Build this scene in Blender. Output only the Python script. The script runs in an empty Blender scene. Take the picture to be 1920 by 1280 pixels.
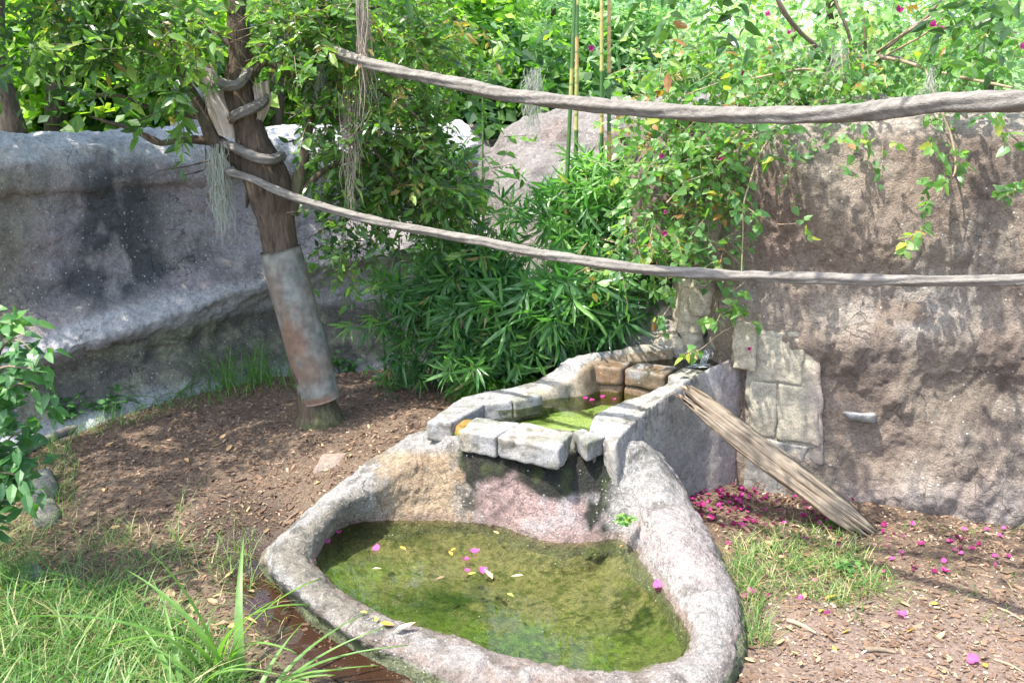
import bpy, math, numpy as np
from mathutils import Vector, Matrix
R = math.radians
rng = np.random.default_rng(7)
SC = bpy.context.scene
COL = SC.collection

# ------------------------------------------------------------------ camera, sky, sun, exposure
F, CP, SP, H = 1732.0, math.cos(R(15)), math.sin(R(15)), 3.0
cam = bpy.data.objects.new('camera', bpy.data.cameras.new('camera'))
COL.objects.link(cam); SC.camera = cam
cam.location = (0, 0, H); cam.rotation_euler = (R(75), 0, 0)
cam.data.sensor_width = 36; cam.data.lens = 36 * F / 1920
cam.data.clip_start = 0.05; cam.data.clip_end = 500
SUN_TO = Vector((-0.40, -0.24, 1.0)).normalized()
W = bpy.data.worlds.new('World'); SC.world = W; W.use_nodes = True
wn = W.node_tree.nodes; sky = wn.new('ShaderNodeTexSky'); sky.sky_type = 'NISHITA'; sky.sun_disc = False
sky.sun_elevation = math.asin(SUN_TO.z); sky.sun_rotation = math.atan2(SUN_TO.x, SUN_TO.y)
sky.air_density = 1.0; sky.dust_density = 2.5; sky.ozone_density = 1.0
W.node_tree.links.new(sky.outputs[0], wn['Background'].inputs[0]); wn['Background'].inputs[1].default_value = 0.15
sl = bpy.data.lights.new('sun', 'SUN'); sl.energy = 2.5; sl.angle = R(0.55); sl.color = (1, .955, .88)
sun = bpy.data.objects.new('sun', sl); COL.objects.link(sun); sun.location = (-4, -2, 12)
sun.rotation_euler = SUN_TO.to_track_quat('Z', 'Y').to_euler()
SC.view_settings.view_transform = 'Standard'; SC.view_settings.look = 'None'
SC.view_settings.gamma = 1; SC.view_settings.exposure = 2.12
SC.cycles.max_bounces = 8; SC.cycles.transparent_max_bounces = 12
SC.cycles.diffuse_bounces = 4; SC.cycles.transmission_bounces = 6
SC.cycles.sample_clamp_indirect = 6; SC.cycles.use_denoising = True

# ------------------------------------------------------------------ measuring helpers
def _dir(px, py):
    return px - 960.0, F * CP + (640 - py) * SP, -F * SP + (640 - py) * CP
def PZ(px, py, z):                       # point on the level z
    a, b, c = _dir(px, py); t = (z - H) / c
    return np.array([a * t, b * t, z])
def PY(px, py, Y):                       # point at distance Y
    a, b, c = _dir(px, py); t = Y / b
    return np.array([a * t, Y, H + c * t])
def PP(px, py, p0, p1, off=0.0):         # point on the upright plane through p0-p1
    a, b, c = _dir(px, py)
    n = np.array([p1[1] - p0[1], -(p1[0] - p0[0])], float); n /= np.linalg.norm(n)
    if n[1] > 0: n = -n
    t = (n @ np.array(p0) + off) / (n[0] * a + n[1] * b)
    return np.array([a * t, b * t, H + c * t])
def proj(P):
    P = np.asarray(P, float); d = P - np.array([0, 0, H])
    z = d[..., 1] * CP - d[..., 2] * SP; y = d[..., 1] * SP + d[..., 2] * CP
    z = np.where(np.abs(z) < 1e-3, 1e-3, z)
    return 960 + F * d[..., 0] / z, 640 - F * y / z, z

# ------------------------------------------------------------------ noise
def _h(ix, iy, iz, s):
    n = (ix * 374761393 + iy * 668265263 + iz * 2147483647 + s * 974634777) & 0xFFFFFFFF
    n = ((n ^ (n >> 13)) * 1274126177) & 0xFFFFFFFF
    n = ((n ^ (n >> 16)) * 2246822519) & 0xFFFFFFFF
    return ((n ^ (n >> 15)) & 0xFFFFFF) / 16777215.0
def vnoise(P, s=0):
    P = np.asarray(P, float); I = np.floor(P).astype(np.int64); f = P - I; f = f * f * f * (f * (f * 6 - 15) + 10)
    o = 0
    for dx in (0, 1):
        wx = f[..., 0] if dx else 1 - f[..., 0]
        for dy in (0, 1):
            wy = f[..., 1] if dy else 1 - f[..., 1]
            for dz in (0, 1):
                wz = f[..., 2] if dz else 1 - f[..., 2]
                o = o + wx * wy * wz * _h(I[..., 0] + dx, I[..., 1] + dy, I[..., 2] + dz, s)
    return o * 2 - 1
def fbm(P, sc=1.0, o=4, s=0, g=.5):
    P = np.asarray(P, float) * sc; r = 0; a = 1; t = 0
    for i in range(o):
        r = r + a * vnoise(P + 17.3 * i, s + i); t += a; a *= g; P = P * 2.03
    return r / t
def sstep(a, b, x):
    t = np.clip((x - a) / (b - a), 0, 1); return t * t * (3 - 2 * t)
def mixc(a, b, t):
    t = np.asarray(t)[..., None]; return np.asarray(a) * (1 - t) + np.asarray(b) * t

# ------------------------------------------------------------------ object helpers
def tag(o, label=None, cat=None, group=None, kind=None):
    if label: o['label'] = label
    if cat: o['category'] = cat
    if group: o['group'] = group
    if kind: o['kind'] = kind
    return o
def empty(name, loc, label, cat, group=None):
    o = bpy.data.objects.new(name, None); COL.objects.link(o); o.location = loc; o.empty_display_size = .1
    return tag(o, label, cat, group)
def mesh(name, V, Fc, mat, smooth=True, attrs=None, col=None):
    """V (n,3); Fc: (m,3|4) array or list of arrays"""
    V = np.asarray(V, np.float32)
    me = bpy.data.meshes.new(name)
    arrs = Fc if isinstance(Fc, list) else [Fc]
    arrs = [np.asarray(a, np.int32) for a in arrs if len(a)]
    loops = np.concatenate([a.ravel() for a in arrs]); cnt = np.concatenate([np.full(len(a), a.shape[1], np.int32) for a in arrs])
    me.vertices.add(len(V)); me.vertices.foreach_set('co', V.ravel())
    me.loops.add(len(loops)); me.loops.foreach_set('vertex_index', loops)
    me.polygons.add(len(cnt)); st = np.zeros(len(cnt), np.int32); st[1:] = np.cumsum(cnt)[:-1]
    me.polygons.foreach_set('loop_start', st); me.polygons.foreach_set('loop_total', cnt)
    me.polygons.foreach_set('use_smooth', np.full(len(cnt), smooth))
    me.update(calc_edges=True)
    if col is not None:
        c = np.ones((len(V), 4), np.float32); c[:, :3] = np.clip(col, 0, 1)
        me.attributes.new('Col', 'FLOAT_COLOR', 'POINT').data.foreach_set('color', c.ravel())
    for k, v in (attrs or {}).items():
        me.attributes.new(k, 'FLOAT', 'POINT').data.foreach_set('value', np.asarray(v, np.float32).ravel())
    if mat: me.materials.append(mat)
    return me
def obj(name, me, parent=None, loc=None):
    o = bpy.data.objects.new(name, me); COL.objects.link(o)
    if parent is not None:
        o.parent = parent
        # meshes are made in world coordinates: cancel the parent's own place
        m = Matrix.Identity(4); p = parent
        while p is not None:
            m = Matrix.Translation(p.location) @ m if p.parent is None else m; p = p.parent
        if parent.parent is None: o.matrix_parent_inverse = Matrix.Translation(-Vector(parent.location))
    return o
def gridfaces(n, m, cn=False, cm=False):
    a = np.arange(n if cn else n - 1)[:, None]; b = np.arange(m if cm else m - 1)[None, :]
    a2 = (a + 1) % n; b2 = (b + 1) % m
    return np.stack([a * m + b, a2 * m + b, a2 * m + b2, a * m + b2], -1).reshape(-1, 4)
def catmull(P, n, closed=False):
    """P (k,...) -> n samples evenly spread by length"""
    P = np.asarray(P, float); k = len(P)
    if closed: Q = np.concatenate([P[-1:], P, P[:2]]); segs = k
    else: Q = np.concatenate([2 * P[:1] - P[1:2], P, 2 * P[-1:] - P[-2:-1]]); segs = k - 1
    def ev(t):
        i = np.clip(np.floor(t).astype(int), 0, segs - 1); f = (t - i).reshape(-1, *([1] * (P.ndim - 1)))
        a, b, c, d = Q[i], Q[i + 1], Q[i + 2], Q[i + 3]
        return .5 * (2 * b + (c - a) * f + (2 * a - 5 * b + 4 * c - d) * f ** 2 + (3 * b - a - 3 * c + d) * f ** 3)
    t = np.linspace(0, segs, 40 * segs + 1); E = ev(t)
    d = np.sqrt(((E[1:] - E[:-1]).reshape(len(t) - 1, -1) ** 2).sum(1)); s = np.concatenate([[0], np.cumsum(d)])
    q = np.linspace(0, s[-1], n, endpoint=not closed)
    return ev(np.interp(q, s, t))
def gnorm(G, cn=False):
    if cn: du = np.roll(G, -1, 0) - np.roll(G, 1, 0)
    else: du = np.gradient(G, axis=0)
    dv = np.gradient(G, axis=1); n = np.cross(du, dv)
    return n / (np.linalg.norm(n, axis=-1, keepdims=True) + 1e-9)
def tube(P, r, seg=8, n=None, bump=0, bs=6, seed=0, twist=0, caps=True, rough=None):
    P = np.asarray(P, float); r = np.broadcast_to(np.asarray(r, float), (len(P),)) if np.ndim(r) == 0 else np.asarray(r, float)
    if n is None: n = max(4, 6 * len(P))
    Q = catmull(np.concatenate([P, r[:, None]], 1), n); C = Q[:, :3]; rr = np.maximum(Q[:, 3], .0004)
    T = np.gradient(C, axis=0); T /= np.linalg.norm(T, axis=1, keepdims=True) + 1e-9
    up = np.array([0, 0, 1.]) if abs(T[0, 2]) < .9 else np.array([1., 0, 0])
    N = np.zeros_like(C); v = up - T[0] * (up @ T[0]); N[0] = v / np.linalg.norm(v)
    for i in range(1, n):
        v = N[i - 1] - T[i] * (N[i - 1] @ T[i]); N[i] = v / (np.linalg.norm(v) + 1e-9)
    B = np.cross(T, N); a = np.linspace(0, 2 * np.pi, seg, endpoint=False)
    ar = a[None, :] + twist * np.linspace(0, 1, n)[:, None]
    D = N[:, None] * np.cos(ar)[..., None] + B[:, None] * np.sin(ar)[..., None]
    G = C[:, None] + D * rr[:, None, None]
    if bump:
        G = G + D * (fbm(G, bs, 3, seed) * bump)[..., None]
    if rough is not None: G = G + D * rough(a[None, :] + 0 * ar, np.linspace(0, 1, n)[:, None] + 0 * ar, G)[..., None]
    V = G.reshape(-1, 3); Fq = gridfaces(n, seg, cm=True); Fl = [Fq]
    if caps:
        V = np.concatenate([V, C[:1], C[-1:]]); k = len(V)
        j = np.arange(seg); j2 = (j + 1) % seg
        Fl.append(np.stack([j2, j, np.full(seg, k - 2)], 1)); b = (n - 1) * seg
        Fl.append(np.stack([b + j, b + j2, np.full(seg, k - 1)], 1))
    return V, Fl
def join(parts):
    Vs, by = [], {}; o = 0
    for V, Fl in parts:
        Vs.append(V)
        for f in (Fl if isinstance(Fl, list) else [Fl]):
            by.setdefault(f.shape[1], []).append(f + o)
        o += len(V)
    return np.concatenate(Vs), [np.concatenate(v) for v in by.values()]
def block(top, bot, res=.022, rnd=.35, amp=.008, ns=9, seed=0, top_rough=1):
    """rounded stone block: 4 top corners and 4 bottom corners (same order)"""
    top = np.asarray(top, float); bot = np.asarray(bot, float)
    L = max(np.linalg.norm(top[1] - top[0]), np.linalg.norm(top[2] - top[3])); Wd = max(np.linalg.norm(top[3] - top[0]), np.linalg.norm(top[2] - top[1]))
    Hh = np.linalg.norm(top.mean(0) - bot.mean(0)); n = [int(np.clip(x / res, 3, 60)) for x in (L, Wd, Hh)]
    size = np.array([L, Wd, Hh]); r = rnd * size.min()
    Vs, Fs, o = [], [], 0
    for ax in range(3):
        for s in (0, 1):
            u, v = [i for i in range(3) if i != ax]
            a, b = np.meshgrid(np.linspace(0, 1, n[u] + 1), np.linspace(0, 1, n[v] + 1), indexing='ij')
            q = np.zeros(a.shape + (3,)); q[..., u] = a; q[..., v] = b; q[..., ax] = s
            f = gridfaces(n[u] + 1, n[v] + 1)
            flip = (s == 1) ^ (ax == 1)
            if not flip: f = f[:, ::-1]
            Vs.append(q.reshape(-1, 3)); Fs.append(f + o); o += a.size
    q = np.concatenate(Vs); p = q * size
    inner = np.clip(p, r, size - r); d = p - inner; l = np.linalg.norm(d, axis=1, keepdims=True)
    p = np.where(l > 1e-9, inner + d / (l + 1e-12) * r, p); q = p / size
    u, v, w = q[:, 0:1], q[:, 1:2], q[:, 2:3]
    def bil(c): return c[0] * (1 - u) * (1 - v) + c[1] * u * (1 - v) + c[2] * u * v + c[3] * (1 - u) * v
    X = bil(bot) * (1 - w) + bil(top) * w
    c = X.mean(0); nrm = X - c; nrm = nrm / (np.linalg.norm(nrm, axis=1, keepdims=True) + 1e-9)
    X = X + nrm * (fbm(X, ns, 4, seed) * amp * 2 + fbm(X, 3, 2, seed + 9) * amp * 2.0)[:, None]
    # weld the shared border vertices
    key = np.round(q * 4000).astype(np.int64); key = key[:, 0] * 10 ** 9 + key[:, 1] * 10 ** 4 + key[:, 2]
    _, first, inv = np.unique(key, return_index=True, return_inverse=True)
    return X[first], [inv.ravel()[np.concatenate(Fs)]]

# ------------------------------------------------------------------ materials
def nt(name):
    m = bpy.data.materials.new(name); m.use_nodes = True; t = m.node_tree
    return m, t, t.nodes, t.links, t.nodes['Principled BSDF']
def mathn(t, op, a, b=None, clamp=False):
    n = t.nodes.new('ShaderNodeMath'); n.operation = op; n.use_clamp = clamp
    for i, x in enumerate((a, b)):
        if x is None: continue
        if isinstance(x, (int, float)): n.inputs[i].default_value = x
        else: t.links.new(x, n.inputs[i])
    return n.outputs[0]
def noise(t, sc, det=4, rough=.55, vec=None, dist=0):
    n = t.nodes.new('ShaderNodeTexNoise'); n.inputs['Scale'].default_value = sc; n.inputs['Detail'].default_value = det
    n.inputs['Roughness'].default_value = rough; n.inputs['Distortion'].default_value = dist
    if vec is not None: t.links.new(vec, n.inputs['Vector'])
    return n.outputs[0]
def ramp(t, fac, stops, const=False):
    n = t.nodes.new('ShaderNodeValToRGB'); e = n.color_ramp.elements
    if const: n.color_ramp.interpolation = 'CONSTANT'
    while len(e) > 1: e.remove(e[-1])
    e[0].position = stops[0][0]; e[0].color = (*stops[0][1], 1)
    for p, c in stops[1:]:
        x = e.new(p); x.color = (*c, 1)
    t.links.new(fac, n.inputs[0]); return n.outputs[0]
def mix(t, fac, a, b, mode='MIX'):
    n = t.nodes.new('ShaderNodeMix'); n.data_type = 'RGBA'; n.blend_type = mode
    for i, x in ((0, fac), (6, a), (7, b)):
        if isinstance(x, (int, float)): n.inputs[i].default_value = x
        elif isinstance(x, tuple): n.inputs[i].default_value = (*x, 1)
        else: t.links.new(x, n.inputs[i])
    return n.outputs[2]
def bumpn(t, h, strength, dist, prev=None):
    n = t.nodes.new('ShaderNodeBump'); n.inputs['Strength'].default_value = strength; n.inputs['Distance'].default_value = dist
    t.links.new(h, n.inputs['Height'])
    if prev is not None: t.links.new(prev, n.inputs['Normal'])
    return n.outputs[0]
def objvec(t, scale=(1, 1, 1)):
    c = t.nodes.new('ShaderNodeTexCoord'); m = t.nodes.new('ShaderNodeMapping'); m.inputs['Scale'].default_value = scale
    t.links.new(c.outputs['Object'], m.inputs[0]); return m.outputs[0]
def attr(t, name, color=False):
    a = t.nodes.new('ShaderNodeAttribute'); a.attribute_name = name
    return a.outputs['Color'] if color else a.outputs['Fac']

def rock_material(name, speck=1.0, grit=1.0, rough=.9, wet=False, peb=(.58, .56, .51), sc=55, con=1.0):
    m, t, N, L, bs = nt(name)
    v = objvec(t)
    col = attr(t, 'Col', True); spk = attr(t, 'speck')
    n1 = noise(t, 28, 6, .65, v); n2 = noise(t, 140, 3, .6, v)
    n3 = noise(t, 75, 4, .7, v)
    c = mix(t, 1.0, col, ramp(t, n1, [(.28, (1 - .5 * con,) * 3), (.5, (1, 1, 1)), (.72, (1 + .38 * con,) * 3)]), 'MULTIPLY')
    c = mix(t, 1.0, c, ramp(t, n3, [(.32, (1 - .5 * con,) * 3), (.46, (1, 1, 1)), (.70, (1 + .33 * con,) * 3)]), 'MULTIPLY')
    c = mix(t, 1.0, c, ramp(t, n2, [(.3, (.72, .72, .72)), (.6, (1.12, 1.12, 1.12))]), 'MULTIPLY')
    vo = N.new('ShaderNodeTexVoronoi'); vo.inputs['Scale'].default_value = sc; vo.inputs['Randomness'].default_value = 1; L.new(v, vo.inputs['Vector'])
    sep = N.new('ShaderNodeSeparateColor'); L.new(vo.outputs['Color'], sep.inputs[0])
    size = mathn(t, 'MULTIPLY', sep.outputs[1], .36)
    inside = mathn(t, 'LESS_THAN', vo.outputs['Distance'], size)
    big = noise(t, 3.0, 3, .6, v)
    dens = mathn(t, 'MULTIPLY', mathn(t, 'MULTIPLY', spk, speck), mathn(t, 'MULTIPLY', big, .62))
    pick = mathn(t, 'LESS_THAN', sep.outputs[0], dens)
    msk = mathn(t, 'MULTIPLY', inside, pick)
    c = mix(t, mathn(t, 'MULTIPLY', msk, .85), c, ramp(t, sep.outputs[2], [(0, (.30, .24, .18)), (.25, peb), (.7, (.56, .55, .52)), (1, (.38, .33, .27))]))
    cv = N.new('ShaderNodeTexVoronoi'); cv.feature = 'DISTANCE_TO_EDGE'; cv.inputs['Scale'].default_value = 1.3
    wv = N.new('ShaderNodeVectorMath'); wv.operation = 'MULTIPLY_ADD'; wn_ = N.new('ShaderNodeTexNoise'); wn_.inputs['Scale'].default_value = 5; L.new(v, wn_.inputs['Vector'])
    L.new(wn_.outputs['Color'], wv.inputs[0]); wv.inputs[1].default_value = (.45, .45, .45); L.new(v, wv.inputs[2]); L.new(wv.outputs[0], cv.inputs['Vector'])
    crk = mathn(t, 'MULTIPLY', mathn(t, 'LESS_THAN', cv.outputs['Distance'], .006), mathn(t, 'GREATER_THAN', noise(t, 1.7, 2, .5, v), .52))
    c = mix(t, mathn(t, 'MULTIPLY', crk, .55), c, (.03, .026, .022))
    L.new(c, bs.inputs['Base Color'])
    h = mathn(t, 'ADD', mathn(t, 'ADD', mathn(t, 'MULTIPLY', n1, 1.0), mathn(t, 'MULTIPLY', n3, .7)), mathn(t, 'MULTIPLY', n2, .3))
    dome = mathn(t, 'MULTIPLY', msk, mathn(t, 'SUBTRACT', 1.0, mathn(t, 'MULTIPLY', vo.outputs['Distance'], 2.0)))
    h = mathn(t, 'ADD', h, mathn(t, 'MULTIPLY', dome, .55))
    L.new(bumpn(t, h, min(1, .9 * grit), .035 * grit), bs.inputs['Normal'])
    wa = attr(t, 'wet'); rr = N.new('ShaderNodeMapRange'); L.new(wa, rr.inputs[0]); rr.inputs[3].default_value = rough; rr.inputs[4].default_value = .22
    L.new(rr.outputs[0], bs.inputs['Roughness'])
    bs.inputs['Specular IOR Level'].default_value = .35
    return m

def leaf_material(name, stops, trans=.4, rough=.38, tcol=None, spec=.5):
    m, t, N, L, bs = nt(name)
    tint = attr(t, 'tint'); v = objvec(t)
    c = ramp(t, tint, stops)
    c = mix(t, 1.0, c, ramp(t, noise(t, 30, 2, .5, v), [(.3, (.85, .85, .85)), (.7, (1.12, 1.12, 1.12))]), 'MULTIPLY')
    L.new(c, bs.inputs['Base Color']); bs.inputs['Roughness'].default_value = rough; bs.inputs['Specular IOR Level'].default_value = spec
    tr = N.new('ShaderNodeBsdfTranslucent')
    L.new(mix(t, 1.0, c, tcol or (1.7, 2.0, .6), 'MULTIPLY'), tr.inputs[0])
    ms = N.new('ShaderNodeMixShader'); ms.inputs[0].default_value = trans
    L.new(bs.outputs[0], ms.inputs[1]); L.new(tr.outputs[0], ms.inputs[2]); L.new(ms.outputs[0], N['Material Output'].inputs[0])
    return m

def simple_mat(name, col, rough=.8, stretch=None, sc=20, var=.35, bump=.5, bd=.005, attrcol=False, spec=.4):
    m, t, N, L, bs = nt(name)
    v = objvec(t, stretch or (1, 1, 1)); n1 = noise(t, sc, 6, .65, v); n2 = noise(t, sc * 5, 3, .6, v)
    base = attr(t, 'Col', True) if attrcol else col
    c = mix(t, 1.0, base, ramp(t, n1, [(.25, (1 - var,) * 3), (.5, (1, 1, 1)), (.75, (1 + var,) * 3)]), 'MULTIPLY')
    L.new(c, bs.inputs['Base Color']); bs.inputs['Roughness'].default_value = rough; bs.inputs['Specular IOR Level'].default_value = spec
    L.new(bumpn(t, mathn(t, 'ADD', n1, mathn(t, 'MULTIPLY', n2, .4)), bump, bd), bs.inputs['Normal'])
    return m

def water_material(name, tint, rough=.02, bump=.12, sc=9, ior=1.42):
    m, t, N, L, bs = nt(name); N.remove(bs)
    v = objvec(t); h = mathn(t, 'ADD', noise(t, sc, 3, .5, v), mathn(t, 'MULTIPLY', noise(t, sc * 4, 2, .5, v), .25))
    nn = bumpn(t, h, bump, .02)
    tr = N.new('ShaderNodeBsdfTransparent'); tr.inputs[0].default_value = (*tint, 1)
    gl = N.new('ShaderNodeBsdfGlossy'); gl.inputs['Roughness'].default_value = rough; L.new(nn, gl.inputs['Normal'])
    fr = N.new('ShaderNodeFresnel'); fr.inputs[0].default_value = ior; L.new(nn, fr.inputs['Normal'])
    ms = N.new('ShaderNodeMixShader'); L.new(fr.outputs[0], ms.inputs[0]); L.new(tr.outputs[0], ms.inputs[1]); L.new(gl.outputs[0], ms.inputs[2])
    L.new(ms.outputs[0], N['Material Output'].inputs[0]); return m

M_rock = rock_material('speckled_cement_rock', 1.0, .95, sc=38, con=.72)
M_rim = rock_material('pebbly_cement', 1.5, 1.0, con=.85, sc=48, peb=(.46, .43, .38))
M_stone = rock_material('tooled_cement_stone', .12, .45, .8, sc=60, con=.7)
M_floor = rock_material('algae_floor', .15, 1.0, .9, sc=60)
M_bark = simple_mat('bark', (.105, .065, .042), .95, sc=38, stretch=(1, 1, .16), var=.75, bump=1.0, bd=.016, attrcol=True)
M_twig = simple_mat('twig_bark', (.17, .13, .09), .9, sc=40, var=.4, bump=.4)
M_palewood = simple_mat('pale_stem', (.30, .22, .15), .85, sc=40, var=.35, bump=.4)
M_rope = simple_mat('grey_fibrous_vine', (.165, .15, .13), .95, sc=30, stretch=(.16, 1, 1), var=.5, bump=1.0, bd=.012)
M_log = simple_mat('weathered_split_wood', (.3, .22, .14), .85, attrcol=True, sc=12, var=.25, bump=.6, bd=.004)
M_cloth = simple_mat('sackcloth', (.50, .42, .35), .95, sc=14, var=.18, bump=.4, bd=.01)
M_metal = simple_mat('galvanised_rusty_sheet', (.3, .3, .3), .62, attrcol=True, sc=30, var=.22, bump=.25, bd=.003, spec=.5)
M_moss = simple_mat('grey_air_moss', (.34, .36, .29), .95, sc=50, var=.3, bump=.2)
M_dryvine = simple_mat('dry_hanging_roots', (.32, .26, .21), .95, sc=50, var=.3, bump=.2)
M_chip = leaf_material('wood_chips', [(0, (.06, .035, .025)), (.4, (.145, .092, .06)), (.7, (.28, .195, .13)), (.93, (.42, .315, .225)), (1, (.62, .50, .40))], trans=0.0, rough=.9, tcol=(1, 1, 1), spec=.2)
M_leafA = leaf_material('glossy_oval_leaf', [(0, (.035, .075, .028)), (.45, (.075, .165, .04)), (.8, (.16, .28, .06)), (.97, (.26, .36, .09)), (1, (.30, .14, .06))], .45, .30)
M_leafB = leaf_material('bamboo_leaf', [(0, (.035, .095, .04)), (.5, (.085, .20, .065)), (.85, (.16, .32, .08)), (.985, (.2, .36, .09)), (1, (.35, .26, .14))], .4, .30, (1.3, 1.9, .6))
M_leafC = leaf_material('heart_shaped_leaf', [(0, (.06, .14, .05)), (.5, (.12, .25, .08)), (.88, (.2, .34, .09)), (.97, (.38, .40, .07)), (1, (.34, .17, .06))], .45, .4)
M_leafD = leaf_material('background_leaf', [(0, (.04, .10, .04)), (.5, (.16, .30, .05)), (1, (.36, .50, .08))], .55, .5)
M_leafE = leaf_material('pale_background_leaf', [(0, (.14, .26, .14)), (.5, (.27, .42, .22)), (1, (.42, .54, .28))], .55, .5, (1.5, 1.7, .9))
M_leafF = leaf_material('shrub_leaflet', [(0, (.035, .10, .035)), (.6, (.075, .19, .055)), (1, (.15, .30, .07))], .4, .38)
M_grass = leaf_material('grass_blade', [(0, (.035, .10, .02)), (.5, (.085, .19, .04)), (.85, (.15, .27, .07)), (.95, (.38, .35, .17)), (1, (.45, .38, .22))], .4, .45)
M_petal = leaf_material('magenta_bract', [(0, (.13, .04, .05)), (.25, (.20, .018, .085)), (.6, (.40, .035, .20)), (1, (.66, .12, .38))], .4, .6, (1.2, 1.2, 1.2), .2)
M_dryleaf = leaf_material('dry_leaf', [(0, (.16, .085, .05)), (.5, (.34, .21, .12)), (.8, (.52, .42, .28)), (.9, (.62, .30, .04)), (1, (.45, .50, .08))], .15, .6, (1, 1, 1), .3)
M_culm = simple_mat('bamboo_cane', (.1, .2, .05), .45, attrcol=True, sc=15, var=.15, bump=.1)
M_soil = None

# ------------------------------------------------------------------ ground shape
CTRL = [(480,1060,.06),(560,1180,.05),(700,1275,.04),(400,1280,.04),(0,1280,.06),(200,1000,.09),(0,1000,.05),(490,970,.14),(650,900,.33),
        (760,850,.44),(820,770,.5),(600,805,.37),(520,718,.3),(430,735,.27),(350,757,.22),(220,800,.16),(90,842,.12),(830,735,.42),(700,722,.35),(300,880,.16),(450,850,.25),
        (1300,925,0),(1480,935,0),(1920,985,0),(1700,1280,.02),(1400,1200,.03),(1920,1280,.02),(1600,1080,.01)]
GP = [PZ(a, b, c) for a, b, c in CTRL]
for (x, y, z) in [(-5,7.4,-.15),(-4.2,8.0,-.18),(-3.3,8.9,-.1),(-2.4,9.7,-.05),(-1.2,10.2,.0),(-5.4,5.5,0),(-3,2,.05),(0,2,.03),(3,2,.02),(0,-3,.03),(6,4,.02),(-6,0,.03),(6,0,.03),(.6,8.6,.5),(1.2,8.2,.6),(-.2,8.4,.42)]:
    GP.append(np.array([x, y, z]))
GP = np.array(GP)
def gz(x, y):
    x = np.asarray(x, float); y = np.asarray(y, float)
    d2 = (x[..., None] - GP[:, 0]) ** 2 + (y[..., None] - GP[:, 1]) ** 2
    w = 1 / (d2 + .03) ** 1.6
    P = np.stack([x, y, 0 * x], -1)
    return (w * GP[:, 2]).sum(-1) / w.sum(-1) + fbm(P, 1.6, 3, 3) * .025
def G(px, py):
    z = .1
    for _ in range(12):
        p = PZ(px, py, z); z = .5 * z + .5 * float(gz(p[0], p[1]))
    return PZ(px, py, z)

# ------------------------------------------------------------------ pond rim control stations: waterline, inner crest, outer crest, outer foot
WZ = .15
ST = [
 ((592,1045),(566,1034,.26),(515,1034,.27),(484,1052,.06)),
 ((640,988),(618,972,.31),(570,972,.33),(545,990,.15)),
 ((700,976),(690,920,.40),(655,905,.42),(625,925,.28)),
 ((762,976),(765,875,.50),(735,850,.53),(700,872,.38)),
 ((810,976),(815,840,.585),(790,812,.60),(765,835,.42)),
 ((860,976),(852,838,.63),(850,812,.65),(845,800,.45)),
 ((930,985),(925,862,.60),(935,830,.62),(940,815,.5)),
 ((985,1003),(990,872,.58),(1000,840,.6),(1010,825,.5)),
 ((1040,1017),(1045,885,.56),(1055,850,.6),(1062,835,.5)),
 ((1110,1016),(1100,865,.60),(1105,840,.62),(1110,825,.5)),
 ((1162,1012),(1168,868,.60),(1197,824,.68),(1240,850,.3)),
 ((1195,1040),(1200,905,.50),(1246,878,.50),(1290,935,.0)),
 ((1230,1090),(1245,985,.40),(1300,975,.36),(1330,1010,.0)),
 ((1265,1140),(1287,1075,.30),(1345,1060,.28),(1372,1090,.0)),
 ((1293,1187),(1318,1155,.23),(1372,1150,.21),(1396,1170,.02)),
 ((1285,1215),(1312,1225,.20),(1360,1240,.17),(1395,1250,.02)),
 ((1235,1238),(1250,1262,.19),(1290,1310,.15),(1325,1350,.02)),
 ((1140,1255),(1145,1277,.19),(1165,1330,.14),(1180,1390,.03)),
 ((1040,1243),(1035,1262,.20),(1020,1330,.15),(1010,1390,.04)),
 ((940,1215),(930,1235,.20),(895,1285,.16),(875,1325,.04)),
 ((840,1182),(825,1202,.205),(780,1235,.165),(745,1262,.05)),
 ((740,1155),(722,1170,.21),(670,1193,.17),(635,1200,.05)),
 ((660,1115),(640,1128,.22),(590,1138,.19),(556,1132,.06)),
 ((612,1075),(590,1080,.24),(538,1085,.25),(508,1092,.06)),
]
RS = []
for w, a, b, g in ST:
    Wp = PZ(w[0], w[1], WZ); RS.append([Wp, PZ(*a), PZ(*b), PZ(*g)])
RS = np.array(RS); CEN = RS[:, 0].mean(0)
inw = CEN - RS[:, 0]; inw[:, 2] = 0; inw /= np.linalg.norm(inw, axis=1, keepdims=True)
fl = RS[:, 0] + inw * .07; fl[:, 2] = WZ - .15
wl = RS[:, 0].copy(); wl[:, 2] = WZ - .02
dn = RS[:, 3] - inw * .04; dn[:, 2] -= .35
RS = np.concatenate([fl[:, None], wl[:, None], RS[:, 1:], dn[:, None]], 1)
RINGN = 760
ring = catmull(RS, RINGN, True)                       # (420, 6, 3)
KN = 84
prof = np.stack([catmull(ring[i], KN) for i in range(RINGN)])
def inpoly(x, y, P):
    r = np.zeros(x.shape, bool); n = len(P)
    for i in range(n):
        x0, y0 = P[i]; x1, y1 = P[(i + 1) % n]
        c = ((y0 > y) != (y1 > y)) & (x < (x1 - x0) * (y - y0) / (y1 - y0 + 1e-12) + x0); r ^= c
    return r
pond_mid = ring[::6, 3, :2] * .5 + ring[::6, 4, :2] * .5
PLANTER = [PZ(a, b, c)[:2] for a, b, c in [(822,800,.7),(900,750,.75),(960,742,.75),(1050,712,.8),(1080,676,.95),(1180,655,1.),(1375,668,1.),(1350,690,1.),(1285,722,.85),(1180,800,.7),(1120,830,.7),(960,830,.7)]]

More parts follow.
